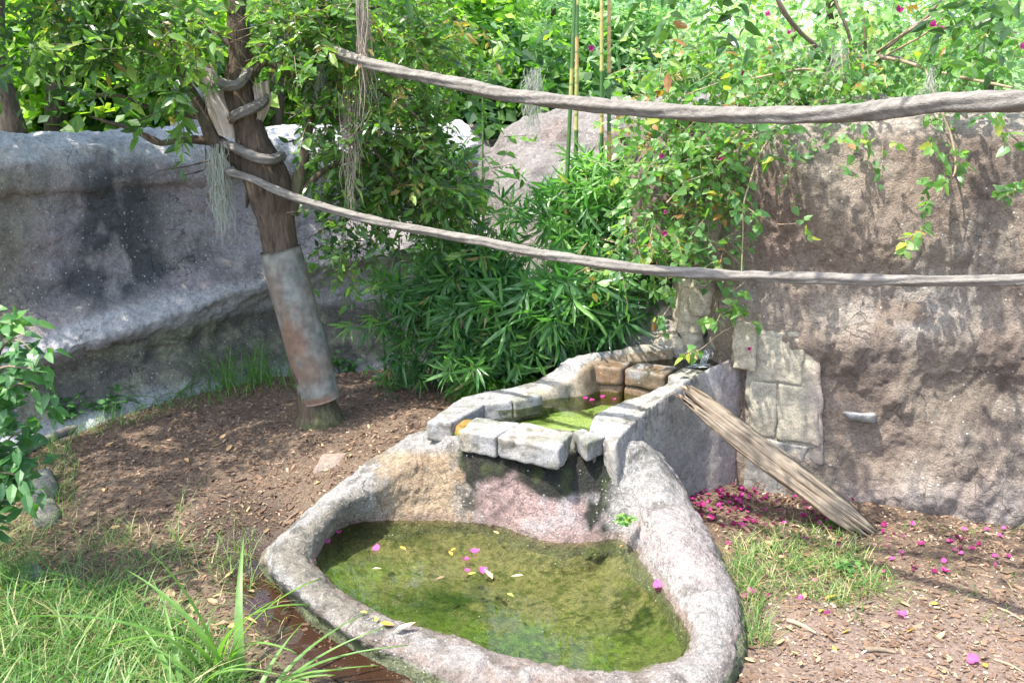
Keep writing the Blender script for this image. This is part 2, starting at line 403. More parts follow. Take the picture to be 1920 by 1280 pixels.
def ground_mesh():
    def axis(a, b, fa, fb, s):
        core = np.arange(a, b, s); return np.concatenate([-np.geomspace(-fa + a + 1, 1, 22) + 1 + a, core[1:], b + np.geomspace(1, fb - b + 1, 22) - 1])
    xs = np.unique(np.round(axis(-5.6, 5, -60, 60, .03), 4)); ys = np.unique(np.round(axis(3.2, 10.8, -30, 90, .03), 4))
    X, Y = np.meshgrid(xs, ys, indexing='ij'); Z = gz(X, Y)
    far = sstep(6, 12, np.hypot(X, Y - 6)); Z = Z * (1 - far)
    P = np.stack([X, Y, 0 * X], -1)
    near = 1 - sstep(5, 7, np.hypot(X, Y - 6))
    Z = Z + (fbm(P, 9, 3, 5) * .012 + fbm(P, 30, 2, 8) * .006) * near
    ins = inpoly(X, Y, pond_mid) | inpoly(X, Y, PLANTER); Z = np.where(ins, -.45, Z)
    V = np.stack([X, Y, Z], -1).reshape(-1, 3)
    u, v, _ = proj(V); u = u.reshape(X.shape); v = v.reshape(X.shape)
    dr = np.abs(fbm(P, 2.2, 3, 11))
    # wet mud beside the lower left rim
    e = ((u - 530 - (v - 1100) * .75) / 120) ** 2 + ((v - 1150) / 175) ** 2
    wet = sstep(1.5, .55, e + fbm(P, 5, 3, 2) * .5)
    e2 = ((u - 450) / 100) ** 2 + ((v - 1000) / 80) ** 2
    wet = np.maximum(wet, .85 * sstep(1.5, .3, e2 + fbm(P, 6, 3, 2) * .5))
    base = mixc((.078, .054, .036), (.13, .092, .06), fbm(P, 3, 4, 21) * .5 + .5)
    base = mixc(base, (.17, .125, .10), sstep(1300, 1500, u) * sstep(1000, 1200, v) * .8)
    gullym = sstep(.5, .9, (-X * .75 + Y - 10.0 - 0 * X) * 1.0)
    base = mixc(base, (.22, .22, .23), gullym)
    c = mixc(base, (.030, .018, .013), wet * .85)
    m, t, N, L, bs = nt('mulch_soil'); ov = objvec(t); n1 = noise(t, 45, 6, .7, ov); n2 = noise(t, 160, 3, .6, ov)
    cc = mix(t, 1.0, attr(t, 'Col', True), ramp(t, n1, [(.3, (.5, .5, .5)), (.5, (1, 1, 1)), (.68, (1.6, 1.5, 1.45))]), 'MULTIPLY')
    L.new(cc, bs.inputs['Base Color'])
    rr = N.new('ShaderNodeMapRange'); L.new(attr(t, 'wet'), rr.inputs[0]); rr.inputs[3].default_value = .95; rr.inputs[4].default_value = .16; L.new(rr.outputs[0], bs.inputs['Roughness'])
    L.new(bumpn(t, mathn(t, 'ADD', n1, mathn(t, 'MULTIPLY', n2, .5)), .9, .014), bs.inputs['Normal'])
    me = mesh('ground', V, gridfaces(*X.shape), m, True, {'wet': wet.ravel()}, c.reshape(-1, 3))
    tag(obj('ground', me), kind='structure')
ground_mesh()

# ------------------------------------------------------------------ pond basin
def pond():
    base = CEN.copy(); base[2] = 0
    t = empty('pond_basin', base, 'low kidney-shaped cement pond basin with a pebbly rim holding green water', 'pond basin')
    N = gnorm(prof, True)
    D = prof
    up = np.linspace(0, 1, KN)[None, :] * np.ones((RINGN, 1))
    amp = fbm(D, 5, 4, 31) * .024 + fbm(D, 16, 5, 32, .6) * .018 + fbm(D, 2, 2, 33) * .015 + np.maximum(fbm(D, 28, 2, 34), 0) * .012
    s = np.sign((N * (D - CEN)).sum(-1).mean()); N = N if N[RINGN // 2, KN // 2, 2] > 0 else -N
    Gd = D + N * amp[..., None]
    V = Gd.reshape(-1, 3); z = V[:, 2]; u, v, _ = proj(V)
    f = fbm(V, 4, 4, 41); f2 = fbm(V, 11, 4, 42)
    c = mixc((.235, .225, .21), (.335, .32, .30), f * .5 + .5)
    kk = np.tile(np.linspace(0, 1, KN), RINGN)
    c = mixc(c, mixc((.13, .115, .085), (.25, .22, .17), f2 * .5 + .5), sstep(.44, .36, kk) * sstep(760, 640, u) * .85)  # brown left inner slope, its shade put into the colour too
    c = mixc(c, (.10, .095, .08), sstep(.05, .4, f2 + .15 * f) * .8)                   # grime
    u0 = u; u = u + 34 * f2 + 22 * f
    back = sstep(850, 900, u) * sstep(1150, 1100, u) * sstep(1040, 1020, v) * sstep(840, 870, v)
    c = mixc(c, mixc((.30, .20, .18), (.33, .285, .275), sstep(-.3, .3, f + .4 * f2)), back * .85)   # pink cement
    # ochre mound under the spill
    oc = sstep(700, 740, u) * sstep(875, 845, u) * sstep(1000, 980, v) * sstep(835, 860, v)
    c = mixc(c, mixc((.25, .16, .085), (.33, .26, .17), f2 * .5 + .5), oc * .9)
    # inner right bank is pinkish
    ib = sstep(1160, 1200, u) * sstep(.18, .25, z) * sstep(.5, .3, z) * sstep(1150, 1050, v)
    c = mixc(c, (.36, .30, .29), ib * .6)
    # black wet algae under the coping and down at the right corner
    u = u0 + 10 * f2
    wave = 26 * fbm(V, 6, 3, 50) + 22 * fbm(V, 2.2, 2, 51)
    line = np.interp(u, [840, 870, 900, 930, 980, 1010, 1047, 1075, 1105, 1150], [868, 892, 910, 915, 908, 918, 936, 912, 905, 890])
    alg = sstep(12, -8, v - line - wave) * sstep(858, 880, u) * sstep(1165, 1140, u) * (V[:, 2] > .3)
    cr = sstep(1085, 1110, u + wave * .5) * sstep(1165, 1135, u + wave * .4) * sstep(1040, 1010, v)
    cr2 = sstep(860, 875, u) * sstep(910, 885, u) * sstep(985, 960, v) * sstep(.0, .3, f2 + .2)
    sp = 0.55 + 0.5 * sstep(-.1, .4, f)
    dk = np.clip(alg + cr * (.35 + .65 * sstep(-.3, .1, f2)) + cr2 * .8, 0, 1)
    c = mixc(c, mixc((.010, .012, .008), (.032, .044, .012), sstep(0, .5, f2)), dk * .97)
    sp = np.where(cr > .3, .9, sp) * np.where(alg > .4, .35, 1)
    # water stain line
    st = sstep(.055, .01, np.abs(z - WZ - .012)); c = mixc(c, (.19, .13, .10), st * .75 * (.5 + .5 * sstep(-.3, .3, f)))
    c = mixc(c, (.10, .12, .04), sstep(WZ, WZ - .04, z) * .8 * (u < 1500))
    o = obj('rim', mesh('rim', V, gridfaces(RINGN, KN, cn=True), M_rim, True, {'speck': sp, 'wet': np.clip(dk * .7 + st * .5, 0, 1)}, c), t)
    # floor
    k = 60; r0 = prof[:, 4]; T = np.linspace(0, 1, k)[None, :, None]; Fg = r0[:, None] * (1 - T) + CEN * T
    Fg[..., 2] = r0[:, None, 2] * (1 - np.minimum(T[..., 0] * 6, 1)) + (WZ - .17) * np.minimum(T[..., 0] * 6, 1) - .05 * np.minimum(T[..., 0] * 2, 1)
    Fg[..., 2] += fbm(Fg, 7, 4, 61) * .018
    V = Fg.reshape(-1, 3); u, v, _ = proj(V); f = fbm(V, 2.6, 4, 62); f2 = fbm(V, 9, 4, 63); f3 = fbm(V, 26, 3, 64)
    c = mixc((.15, .145, .06), (.25, .23, .115), f2 * .5 + .5)
    lowg = sstep(1100, 1190, v + .0 * u + 60 * f) + sstep(760, 640, u + 100 * f) * sstep(1000, 1080, v)
    c = mixc(c, mixc((.04, .11, .008), (.13, .21, .025), sstep(-.4, .4, f2)), np.clip(lowg * (.45 + .55 * sstep(-.45, .2, f2 + f)), 0, 1) * .9)
    hole = np.exp(-(((u - 1200) / 75) ** 2 + ((v - 1160) / 60) ** 2)); c = mixc(c, (.02, .035, .008), np.clip(hole * 1.2 * sstep(-.3, .35, f2 + f3 * .7), 0, 1))
    hole = np.exp(-(((u - 840) / 110) ** 2 + ((v - 1130) / 35) ** 2)); c = mixc(c, (.022, .055, .008), np.clip(hole * 1.1 * sstep(-.4, .2, f2), 0, 1))
    hole = np.exp(-(((u - 760) / 170) ** 2 + ((v - 1000) / 22) ** 2)); c = mixc(c, (.05, .06, .015), np.clip(hole * sstep(-.3, .3, f2), 0, .8))
    c = mixc(c, (.06, .09, .015), sstep(.05, .4, f3 + .3 * f2) * .7)
    sz = np.zeros(len(V)); sz[:] = .4
    obj('floor', mesh('floor', V, gridfaces(RINGN, k, cn=True)[:, ::-1], M_floor, True, {'speck': sz, 'wet': sz * 0}, c), t)
    # water
    wr = RS[:, 1] - inw * .07; wr[:, 2] = WZ; wr = catmull(wr, 200, True)
    T = np.linspace(0, 1, 12)[None, :, None]; Wg = wr[:, None] * (1 - T) + np.array([CEN[0], CEN[1], WZ]) * T
    me = mesh('pond_water', Wg.reshape(-1, 3), gridfaces(200, 12, cn=True)[:, ::-1], water_material('clear_green_pond_water', (.82, .86, .72), bump=.03, sc=5))
    tag(obj('pond_water', me), kind='structure')
pond()

# shallow muddy puddle
def puddle():
    m, t, N, L, bs = nt('brown_puddle_water'); bs.inputs['Base Color'].default_value = (.030, .015, .009, 1); bs.inputs['Roughness'].default_value = .05
    v = objvec(t); L.new(bumpn(t, noise(t, 22, 4, .6, v), .25, .01), bs.inputs['Normal'])
    P = [(490,1075),(530,1125),(600,1190),(700,1240),(800,1275),(900,1330),(760,1330),(640,1275),(560,1225),(480,1160),(440,1100),(430,1050),(470,1040)]
    z = np.mean([float(gz(*PZ(a, b, .05)[:2])) for a, b in P]) + .004
    Q = catmull(np.array([PZ(a, b, z) for a, b in P]), 120, True); c = Q.mean(0)
    T = np.linspace(0, 1, 30)[None, :, None]; Wg = Q[:, None] * (1 - T) + c * T; Wg[..., 2] = gz(Wg[..., 0], Wg[..., 1]) * .8 + z * .2 + .0 + .003
    tag(obj('puddle', mesh('puddle', Wg.reshape(-1, 3), gridfaces(120, 30, cn=True), m)), kind='structure')
puddle()

# ------------------------------------------------------------------ stone planter with two stepped pools
def stone_cols(V, seed, warm=.5, ochre=0):
    f = fbm(V, 5, 4, seed); f2 = fbm(V, 16, 4, seed + 3); f3 = fbm(V, 3, 3, seed + 7)
    c = mixc((.19, .187, .183), (.265, .255, .245), f * .5 + .5)
    c = mixc(c, (.34, .285, .20), np.clip(sstep(-.1, .5, f3) * warm * 1.2, 0, 1))
    c = mixc(c, (.085, .08, .065), sstep(.08, .42, f2 + .3 * f3) * .75); c = mixc(c, (.10, .11, .06), sstep(.1, .5, fbm(V * [1, 1, .25], 9, 3, seed + 11)) * .5)
    if ochre: c = mixc(c, mixc((.17, .095, .045), (.08, .06, .035), sstep(-.2, .4, f)), sstep(-.9, .0, f2 + f3) * ochre)
    return c
def put(name, vf, parent, mat, seed, warm=.5, ochre=0, wet=0, speck=.5, face_warm=True, dark=0):
    V, Fl = vf; c = stone_cols(V, seed, warm, ochre)
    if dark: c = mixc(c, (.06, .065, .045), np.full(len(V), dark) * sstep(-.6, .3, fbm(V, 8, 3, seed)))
    return obj(name, mesh(name, V, Fl, mat, True, {'speck': np.full(len(V), speck), 'wet': np.full(len(V), wet)}, c), parent)
def wall_loft(stations, n, k, seed, amp=.012):
    S = catmull(np.array(stations), n); Gd = np.stack([catmull(s, k) for s in S]); N = gnorm(Gd)
    if N[n // 2, k // 2, 2] < 0: N = -N
    return Gd + N * (fbm(Gd, 6, 4, seed) * amp + fbm(Gd, 18, 3, seed + 1) * amp * .5)[..., None]
def drop(p, z):
    q = np.array(p, float); q[2] = z; return q
def planter():
    base = PZ(1000, 830, .7); base[2] = .45
    t = empty('stone_planter', base, 'raised grey stone planter with two stepped water basins and capped walls', 'planter')
    # left wall curving up and round the upper pool
    def st(o, i, ob, ib):      # outer foot, outer crest, inner crest, inner foot
        O = PZ(*o); I = PZ(*i); d = (I - O); d[2] = 0; d /= np.linalg.norm(d) + 1e-9
        return [drop(O - d * .05, ob), drop(O - d * .01, O[2] - .06), O + d * .04, I - d * .04, drop(I + d * .01, I[2] - .06), drop(I + d * .03, ib)]
    L1 = [st((905,732,.78), (940,751,.78), .3, .4), st((960,724,.79), (985,742,.79), .3, .4), st((1000,712,.80), (1032,729,.80), .3, .4), st((1038,694,.86), (1068,711,.86), .35, .4),
          st((1056,676,.96), (1096,690,.94), .4, .5), st((1095,663,1.0), (1125,677,.96), .45, .6), st((1150,655,1.01), (1165,668,.97), .45, .6), st((1205,646,1.02), (1215,662,.98), .45, .6), st((1260,640,1.02), (1262,658,.98), .45, .6)]
    Gd = wall_loft(L1, 150, 34, 71); V = Gd.reshape(-1, 3)
    c = stone_cols(V, 72, .35); u, v, _ = proj(V)
    inner = np.tile(np.linspace(0, 1, 34), 150) > .62
    c = mixc(c, mixc((.40, .33, .22), (.09, .08, .05), sstep(-.1, .4, fbm(V, 9, 4, 75))), inner * .7)
    c = mixc(c, (.12, .07, .035), inner * sstep(1070, 1100, u) * .6)
    obj('back_wall', mesh('back_wall', V, gridfaces(150, 34), M_stone, True, {'speck': np.full(len(V), .4), 'wet': inner * .2}, c), t)
    # right wall
    R1 = [st((1152,832,.76), (1108,806,.76), .25, .4), st((1168,812,.785), (1116,778,.785), .25, .4), st((1200,782,.81), (1165,752,.81), .05, .4), st((1245,748,.85), (1212,735,.85), -.05, .4),
          st((1283,722,.90), (1250,716,.88), -.1, .4), st((1320,704,.94), (1290,706,.91), -.1, .4), st((1352,690,.98), (1325,690,.95), -.1, .5), st((1400,668,1.02), (1375,662,1.), -.1, .6)]
    for s in R1: s[0][:2] += np.array([.03, .02])
    m0 = np.mean(R1[0], 0); R1.insert(0, [m0 + (q - m0) * [.15, .15, .95] + [-.01, -.045, -.03] for q in R1[0]])
    Gd = wall_loft(R1, 160, 60, 81); V = Gd.reshape(-1, 3); u, v, _ = proj(V)
    c = stone_cols(V, 82, .3); kk = np.tile(np.linspace(0, 1, 60), 160); f = fbm(V, 4, 4, 83)
    out = sstep(.52, .44, kk) * sstep(1.0, .1, 0 * kk)
    ztop = np.repeat(Gd[:, 34, 2], 60); low = sstep(.10, .28, ztop - V[:, 2])
    c = mixc(c, mixc((.17, .165, .155), (.28, .265, .24), f * .5 + .5), out * low * .85)
    c = mixc(c, (.45, .38, .27), out * (1 - low) * sstep(-.2, .4, fbm(V, 8, 3, 85)) * .6)
    c = mixc(c, (.38, .29, .27), sstep(1300, 1380, u) * .45)
    obj('side_wall', mesh('side_wall', V, gridfaces(160, 60), M_stone, True, {'speck': np.full(len(V), .9), 'wet': 0 * u}, c), t)
    sn = [200]
    def stone(top, thick, name='stone', **kw):
        T = np.array([PZ(*p) for p in top]); B = T.copy(); B[:, 2] -= thick
        sn[0] += 11
        am = kw.pop('amp', .007); rd = kw.pop('rnd', .11)
        return put(name, block(T, B, .014, rd, am, 10, sn[0]), t, M_stone, sn[0], **kw)
    # left coping stones
    stone([(797,790,.775), (862,746,.78), (908,758,.78), (846,792,.775)], .15, warm=.2)
    stone([(864,745,.78), (930,731,.785), (962,752,.785), (910,758,.78)], .14, warm=.2)
    stone([(932,731,.79), (985,722,.795), (1018,740,.795), (966,752,.79)], .14, warm=.3)
    # their outer plinth
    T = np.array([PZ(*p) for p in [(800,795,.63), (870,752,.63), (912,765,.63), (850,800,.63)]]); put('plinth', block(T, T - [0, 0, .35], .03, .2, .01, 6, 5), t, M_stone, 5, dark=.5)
    # front stones
    stone([(893,781,.785), (978,791,.79), (929,818,.79), (860,806,.785)][::-1], .16, warm=.55)
    stone([(980,791,.79), (1072,811,.79), (1050,842,.785), (931,818,.79)][::-1], .16, warm=.6, amp=.012)
    stone([(1074,806,.78), (1092,803,.78), (1137,817,.78), (1100,830,.78)][::-1], .14, warm=.1, dark=.2)
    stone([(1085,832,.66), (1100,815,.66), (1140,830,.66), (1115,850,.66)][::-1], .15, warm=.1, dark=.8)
    # spill lip with ochre stains
    T = np.array([PZ(*p) for p in [(846,793,.74), (880,781,.74), (896,786,.74), (862,808,.74)][::-1]])
    V, Fl = block(T, T - [0, 0, .26], .012, .3, .008, 9, 17); f = fbm(V, 9, 4, 18)
    c = mixc((.24, .15, .045), (.08, .06, .015), sstep(-.3, .3, f)); c = mixc(c, (.15, .19, .03), sstep(.1, .5, fbm(V, 12, 3, 19)))
    obj('spill_lip', mesh('spill_lip', V, Fl, M_stone, True, {'speck': 0 * f, 'wet': .8 + 0 * f}, c), t)
    # core under the front stones
    T = np.array([PZ(*p) for p in [(835,800,.64), (1130,850,.64), (1120,810,.64), (870,785,.64)]]); T[:2, 1] += .05
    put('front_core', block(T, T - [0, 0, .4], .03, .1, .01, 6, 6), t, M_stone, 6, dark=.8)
    # dam blocks between the pools: a top course and a lower course
    fx = [1090, 1168, 1249]
    def fv(px): return np.interp(px, [1090, 1168, 1249, 1300], [684, 690, 703, 709])
    for (a, b) in zip(fx[:-1], fx[1:]):
        T = np.array([PZ(a + 1.5, fv(a), .93), PZ(b - 1.5, fv(b), .93), PZ(b + 22, fv(b) - 17, .93), PZ(a + 30, fv(a) - 12, .93)])
        put('dam_block', block(T, T - [0, .0, .145], .013, .2, .006, 9, int(a)), t, M_stone, int(a), warm=.6, ochre=.9, wet=.6)
        T2 = T - [0, -.02, .15]
        put('dam_block', block(T2, T2 - [0, 0, .25], .013, .15, .005, 9, int(a) + 3), t, M_stone, int(a) + 3, warm=.3, ochre=.9, wet=.5, dark=.25)
    stone([(1252,704,.94), (1283,715,.94), (1330,695,.955), (1278,688,.94)], .13, warm=.4)
    # floors
    P = [PZ(*p) for p in [(838,802,.50), (880,765,.50), (960,738,.50), (1060,720,.50), (1100,708,.50), (1270,740,.50), (1210,780,.50), (1130,835,.50), (1080,835,.50), (960,828,.50)]]
    def slab(P, name, z, cf, mat, n=120, k=24, nz=.01):
        Q = catmull(np.array([drop(p, z) for p in P]), n, True); c0 = Q.mean(0); T = np.linspace(0, 1, k)[None, :, None]; Gd = Q[:, None] * (1 - T) + c0 * T
        Gd[..., 2] += fbm(Gd, 8, 3, 91) * nz; V = Gd.reshape(-1, 3)
        return V, gridfaces(n, k, cn=True)[:, ::-1]
    V, Fq = slab(P, '', .61, None, None); u, v, _ = proj(V); f = fbm(V, 5, 4, 92)
    c = mixc((.09, .14, .02), (.30, .38, .13), sstep(-.3, .3, f + (u - 1000) / 300)); 
    obj('middle_floor', mesh('middle_floor', V, Fq, M_floor, True, {'speck': 0 * f, 'wet': 0 * f}, c), t)
    wm = water_material('planter_water', (.74, .82, .62), bump=.05, sc=7)
    V, Fq = slab(P, '', .722, None, None, nz=0); tag(obj('planter_water', mesh('planter_water', V, Fq, wm)), kind='structure')
    P2 = [PZ(*p) for p in [(1100,682,.9), (1130,672,.9), (1200,662,.9), (1290,656,.9), (1385,664,.9), (1345,688,.9), (1285,700,.9), (1250,700,.9), (1180,690,.9)]]
    V, Fq = slab(P2, '', .76, None, None); f = fbm(V, 5, 4, 93)
    obj('upper_floor', mesh('upper_floor', V, Fq, M_floor, True, {'speck': 0 * f, 'wet': 0 * f}, mixc((.03, .035, .02), (.07, .06, .035), f * .5 + .5)), t)
    P3 = [PZ(*p) for p in [(1108,679,.918), (1135,670,.918), (1200,660,.918), (1290,656,.918), (1380,664,.918), (1335,686,.918), (1290,692,.918), (1250,694,.918), (1180,684,.918)]]
    V, Fq = slab(P3, '', .918, None, None, nz=0); tag(obj('upper_pool_water', mesh('upper_pool_water', V, Fq, water_material('dark_rippled_water', (.6, .62, .5), bump=.5, sc=22))), kind='structure')
    # trickle entering the upper pool
    wf = []
    m, tt, N, Lk, bs = nt('falling_water'); bs.inputs['Base Color'].default_value = (.75, .8, .82, 1); bs.inputs['Roughness'].default_value = .1; bs.inputs['Alpha'].default_value = .55
    for i in range(5):
        a = PY(1320 + i * 2.6, 655 + i % 3, 7.12); b = PY(1312 + i * 2.6, 683, 7.02); b[2] = .92
        wf.append(tube([a, a * .6 + b * .4 + [0, -.02, .01], b], [.0015, .0022, .002], 5, 12))
    for i in range(10):
        p = PZ(1285 + rng.uniform(0, 40), 686 + rng.uniform(-4, 3), .922); wf.append(tube([p, p + [.03, .0, .004], p + [.07, .006, 0]], [.001, .003, .001], 5, 6))
    V, Fl = join(wf); o = obj('water_trickle', mesh('water_trickle', V, Fl, m)); tag(o, kind='structure')
planter()

# ------------------------------------------------------------------ rock walls
def rock_wall(name, label, path, profile, nu, nv, seed, colf, amp=(.10, .035, .014), closed=False, cat='rock wall', tf=None, feat=None):
    """path: xy points; profile(s)->list of (outward, z) rows for s in 0..1"""
    S = catmull(np.array([(x, y) for x, y in path], float), nu)
    T = np.gradient(S, axis=0); T /= np.linalg.norm(T, axis=1, keepdims=True); out = np.stack([T[:, 1], -T[:, 0]], 1)
    rows = np.array([catmull(np.array(profile(s), float), nv) for s in np.linspace(0, 1, nu)])
    Gd = np.zeros((nu, nv, 3)); Gd[..., :2] = S[:, None] + out[:, None] * rows[..., :1]; Gd[..., 2] = rows[..., 1]
    N = gnorm(Gd); o3 = np.concatenate([out, 0 * out[:, :1]], 1)
    if (N[nu // 2, nv // 2] @ o3[nu // 2]) < 0: N = -N
    d = fbm(Gd, 1.5, 3, seed) * amp[0] + fbm(Gd, 5, 4, seed + 1) * amp[1] + fbm(Gd, 17, 4, seed + 2) * amp[2]
    if feat: d = d + feat(Gd)
    Gd = Gd + N * d[..., None]
    V = Gd.reshape(-1, 3); c, sp = colf(V)
    loc = V.mean(0); loc[2] = V[:, 2].min()
    t = empty(name, loc, label, cat)
    f = gridfaces(nu, nv)
    obj('rock_face', mesh('rock_face', V, f, M_rock, True, {'speck': sp, 'wet': 0 * sp}, c), t)
    return t
def wz(px0, v, Y): return PY(px0, v, Y)[2]

LW = [(-7.2, 6.4), (-4.45, 8.05), (-2.6, 9.45), (-1.2, 10.4), (-.4, 10.85)]
def lprof(s):
    zl = .78 + .62 * sstep(.28, .85, s)          # ledge height rises to the right
    return [(-1.2, 2.45), (-.55, 2.66), (-.12, 2.60), (.02, 2.45), (.05, 2.22), (-.02, 2.12), (.0, 1.9), (.03, zl + .55), (.08, zl + .30), (.24, zl + .12), (.38, zl - .04), (.37, zl - .12), (.27, zl - .24), (.19, zl - .42), (.22, zl - .6), (.5, -.05 + .1 * s), (.75, -.4)]
def lcol(V):
    u, v, _ = proj(V); f = fbm(V, 1.6, 4, 101); f2 = fbm(V, 6, 4, 102); f3 = fbm(V * [1, 1, .35], 4, 4, 103)
    c = mixc((.28, .25, .245), (.42, .375, .355), f3 * .5 + .5)
    c = mixc(c, (.12, .115, .11), sstep(.1, .5, fbm(V * [1, 1, .18], 5, 3, 109)) * .55)
    c = mixc(c, (.36, .295, .31), sstep(0, .4, f) * .7)
    c = mixc(c, (.20, .18, .12), sstep(150, 0, u) * sstep(300, 340, v) * .7)
    cap = sstep(318, 296, v + 14 * f2); c = mixc(c, mixc((.49, .48, .475), (.35, .34, .34), sstep(.0, .6, f2)), cap * .9)  # white cap, raised further: sky light on it put into the colour
    dk = np.exp(-(((u - 215) / 85) ** 2 + ((v - 415) / 120) ** 2)) * 1.5 + np.exp(-(((u - 340) / 170) ** 2 + ((v - 500) / 35) ** 2)) * .9 + np.exp(-(((u - 130) / 120) ** 2 + ((v - 540) / 40) ** 2)) * .7
    c = mixc(c, (.055, .06, .065), np.clip(dk * sstep(-.5, .35, f3 + .5 * f2), 0, .9))
    z = V[:, 2]
    ly = np.interp(u, [-200, 60, 150, 300, 510, 700, 900], [690, 640, 600, 560, 530, 510, 500]); lb = np.interp(u, [-200, 60, 200, 350, 510, 700, 900], [720, 690, 640, 605, 572, 560, 560])
    led = sstep(-18, 12, v - ly + 14 * f2) * sstep(10, -8, v - lb + 8 * f2)
    c = mixc(c, mixc((.52, .50, .495), (.41, .395, .385), f2 * .5 + .5), led * .9)
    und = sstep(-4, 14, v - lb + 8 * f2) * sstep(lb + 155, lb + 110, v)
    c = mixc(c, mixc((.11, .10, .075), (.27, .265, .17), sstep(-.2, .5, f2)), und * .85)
    bs = sstep(lb + 95, lb + 140, v + 22 * f); c = mixc(c, (.46, .47, .49), bs * .85)
    sp = .7 + .9 * sstep(-.3, .3, f2 + f); sp = np.where(cap > .5, .12, sp) * (1 - .6 * led)
    return c, sp
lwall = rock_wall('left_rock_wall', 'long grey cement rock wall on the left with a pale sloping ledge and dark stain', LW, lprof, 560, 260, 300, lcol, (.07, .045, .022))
lwall.name = 'rock_wall'

MW = [(-1.5, 11.1), (-.4, 10.6), (.9, 10.0), (1.9, 9.6), (3.4, 9.3)]
def mprof(s):
    h = .18 * math.sin(min(max(s, 0), 1) * 3) 
    top = 2.52 + .42 * float(sstep(.12, .45, s))
    return [(-2.4, top - .45), (-1.7, top - .06), (-1.2, top - .02), (-.75, top - .28), (-.3, top - .72), (.12, top - 1.25), (.35, 1.1), (.45, .3), (.5, -.2)]
def mcol(V):
    f = fbm(V, 2, 4, 111); f2 = fbm(V, 7, 4, 112)
    c = mixc((.155, .14, .13), (.24, .22, .205), f2 * .5 + .5); c = mixc(c, (.21, .16, .14), sstep(.1, .5, f) * .6)
    c = mixc(c, (.10, .08, .065), sstep(.1, .5, f2 + .3 * f) * .7)
    return c, .5 + .4 * f2
def mfeat(Gd):
    return -.25 * np.exp(-((Gd[..., 0] + .42 - (Gd[..., 2] - 2) * .25) / .14) ** 2) + .1 * fbm(Gd * [1, 1, .3], 2.2, 2, 7)
rock_wall('rock_wall', 'pale sunlit rounded rock mound at the back behind the bamboo', MW, mprof, 300, 180, 330, mcol, (.14, .06, .02), feat=mfeat)

RW0, RW1 = (1.83, 6.80), (3.75, 6.12)
RW = [(1.75, 7.9), (1.62, 7.25), (1.80, 6.84), (2.5, 6.55), (3.75, 6.12), (5.2, 5.65), (7.5, 5.2)]
def rprof(s):
    return [(-1.6, 2.9), (-.8, 2.95), (-.32, 2.88), (-.10, 2.72), (-.02, 2.45), (.0, 2.0), (-.03, 1.6), (.02, 1.3), (.02, 1.1), (-.02, .95), (-.02, .75), (0, .5), (.02, .2), (.03, -.05), (.03, -.3)]
def rcol(V):
    u, v, _ = proj(V); f = fbm(V, 1.6, 4, 121); f2 = fbm(V, 6, 4, 122); f3 = fbm(V * [1, 1, .3], 3, 4, 123)
    c = mixc((.19, .145, .112), (.265, .208, .165), f2 * .5 + .5)
    c = mixc(c, (.27, .235, .19), sstep(0, .45, f) * .7)
    c = mixc(c, (.30, .26, .24), sstep(880, 940, v + 30 * f2) * .5)
    dk = np.exp(-(((u - 1830) / 110) ** 2 + ((v - 740) / 90) ** 2)) + .7 * np.exp(-(((u - 1850) / 90) ** 2 + ((v - 350) / 160) ** 2)) + .8 * np.exp(-(((u - 1650) / 90) ** 2 + ((v - 700) / 45) ** 2))
    c = mixc(c, (.085, .062, .052), np.clip(dk * sstep(-.6, .3, f2), 0, .85))
    pk = np.exp(-(((u - 1450) / 60) ** 2 + ((v - 420) / 110) ** 2)); c = mixc(c, (.17, .105, .085), np.clip(pk, 0, .7))
    pale = np.exp(-(((u - 1720) / 140) ** 2 + ((v - 585) / 60) ** 2)) + np.exp(-(((u - 1440) / 60) ** 2 + ((v - 890) / 40) ** 2)); c = mixc(c, (.33, .31, .28), np.clip(pale * .7 * sstep(-.5, .2, f2), 0, .8))
    c = mixc(c, (.25, .21, .16), sstep(.15, .45, f3) * .5)
    c = mixc(c, (.33, .29, .25), sstep(2.68, 2.8, V[:, 2]) * .8)
    return c, .30 + .5 * f
def rfeat(Gd):
    x, y, z = Gd[..., 0], Gd[..., 1], Gd[..., 2]; u, v, _ = proj(Gd)
    d = 0
    for cu, cv, su, sv, a in [(1560, 380, 60, 90, .09), (1660, 420, 50, 100, .08), (1500, 300, 40, 60, .05), (1650, 730, 60, 45, .08), (1780, 830, 80, 60, .07), (1600, 640, 90, 30, .06), (1720, 930, 120, 40, .07), (1850, 720, 80, 60, -.10), (1450, 430, 60, 80, -.05)]:
        d = d + a * np.exp(-((u - cu - (v - cv) * .35) / su) ** 2 - ((v - cv) / sv) ** 2)
    rid = np.abs(fbm(np.stack([x * 3.2 - z * .9, y, z * .9], -1), 1.6, 4, 9)); return d + .06 * rid * sstep(2.6, 2.2, z)
rwall = rock_wall('rock_wall', 'brown cement rock wall on the right rising behind the leaning log', RW, rprof, 560, 300, 360, rcol, (.05, .035, .013), feat=rfeat)

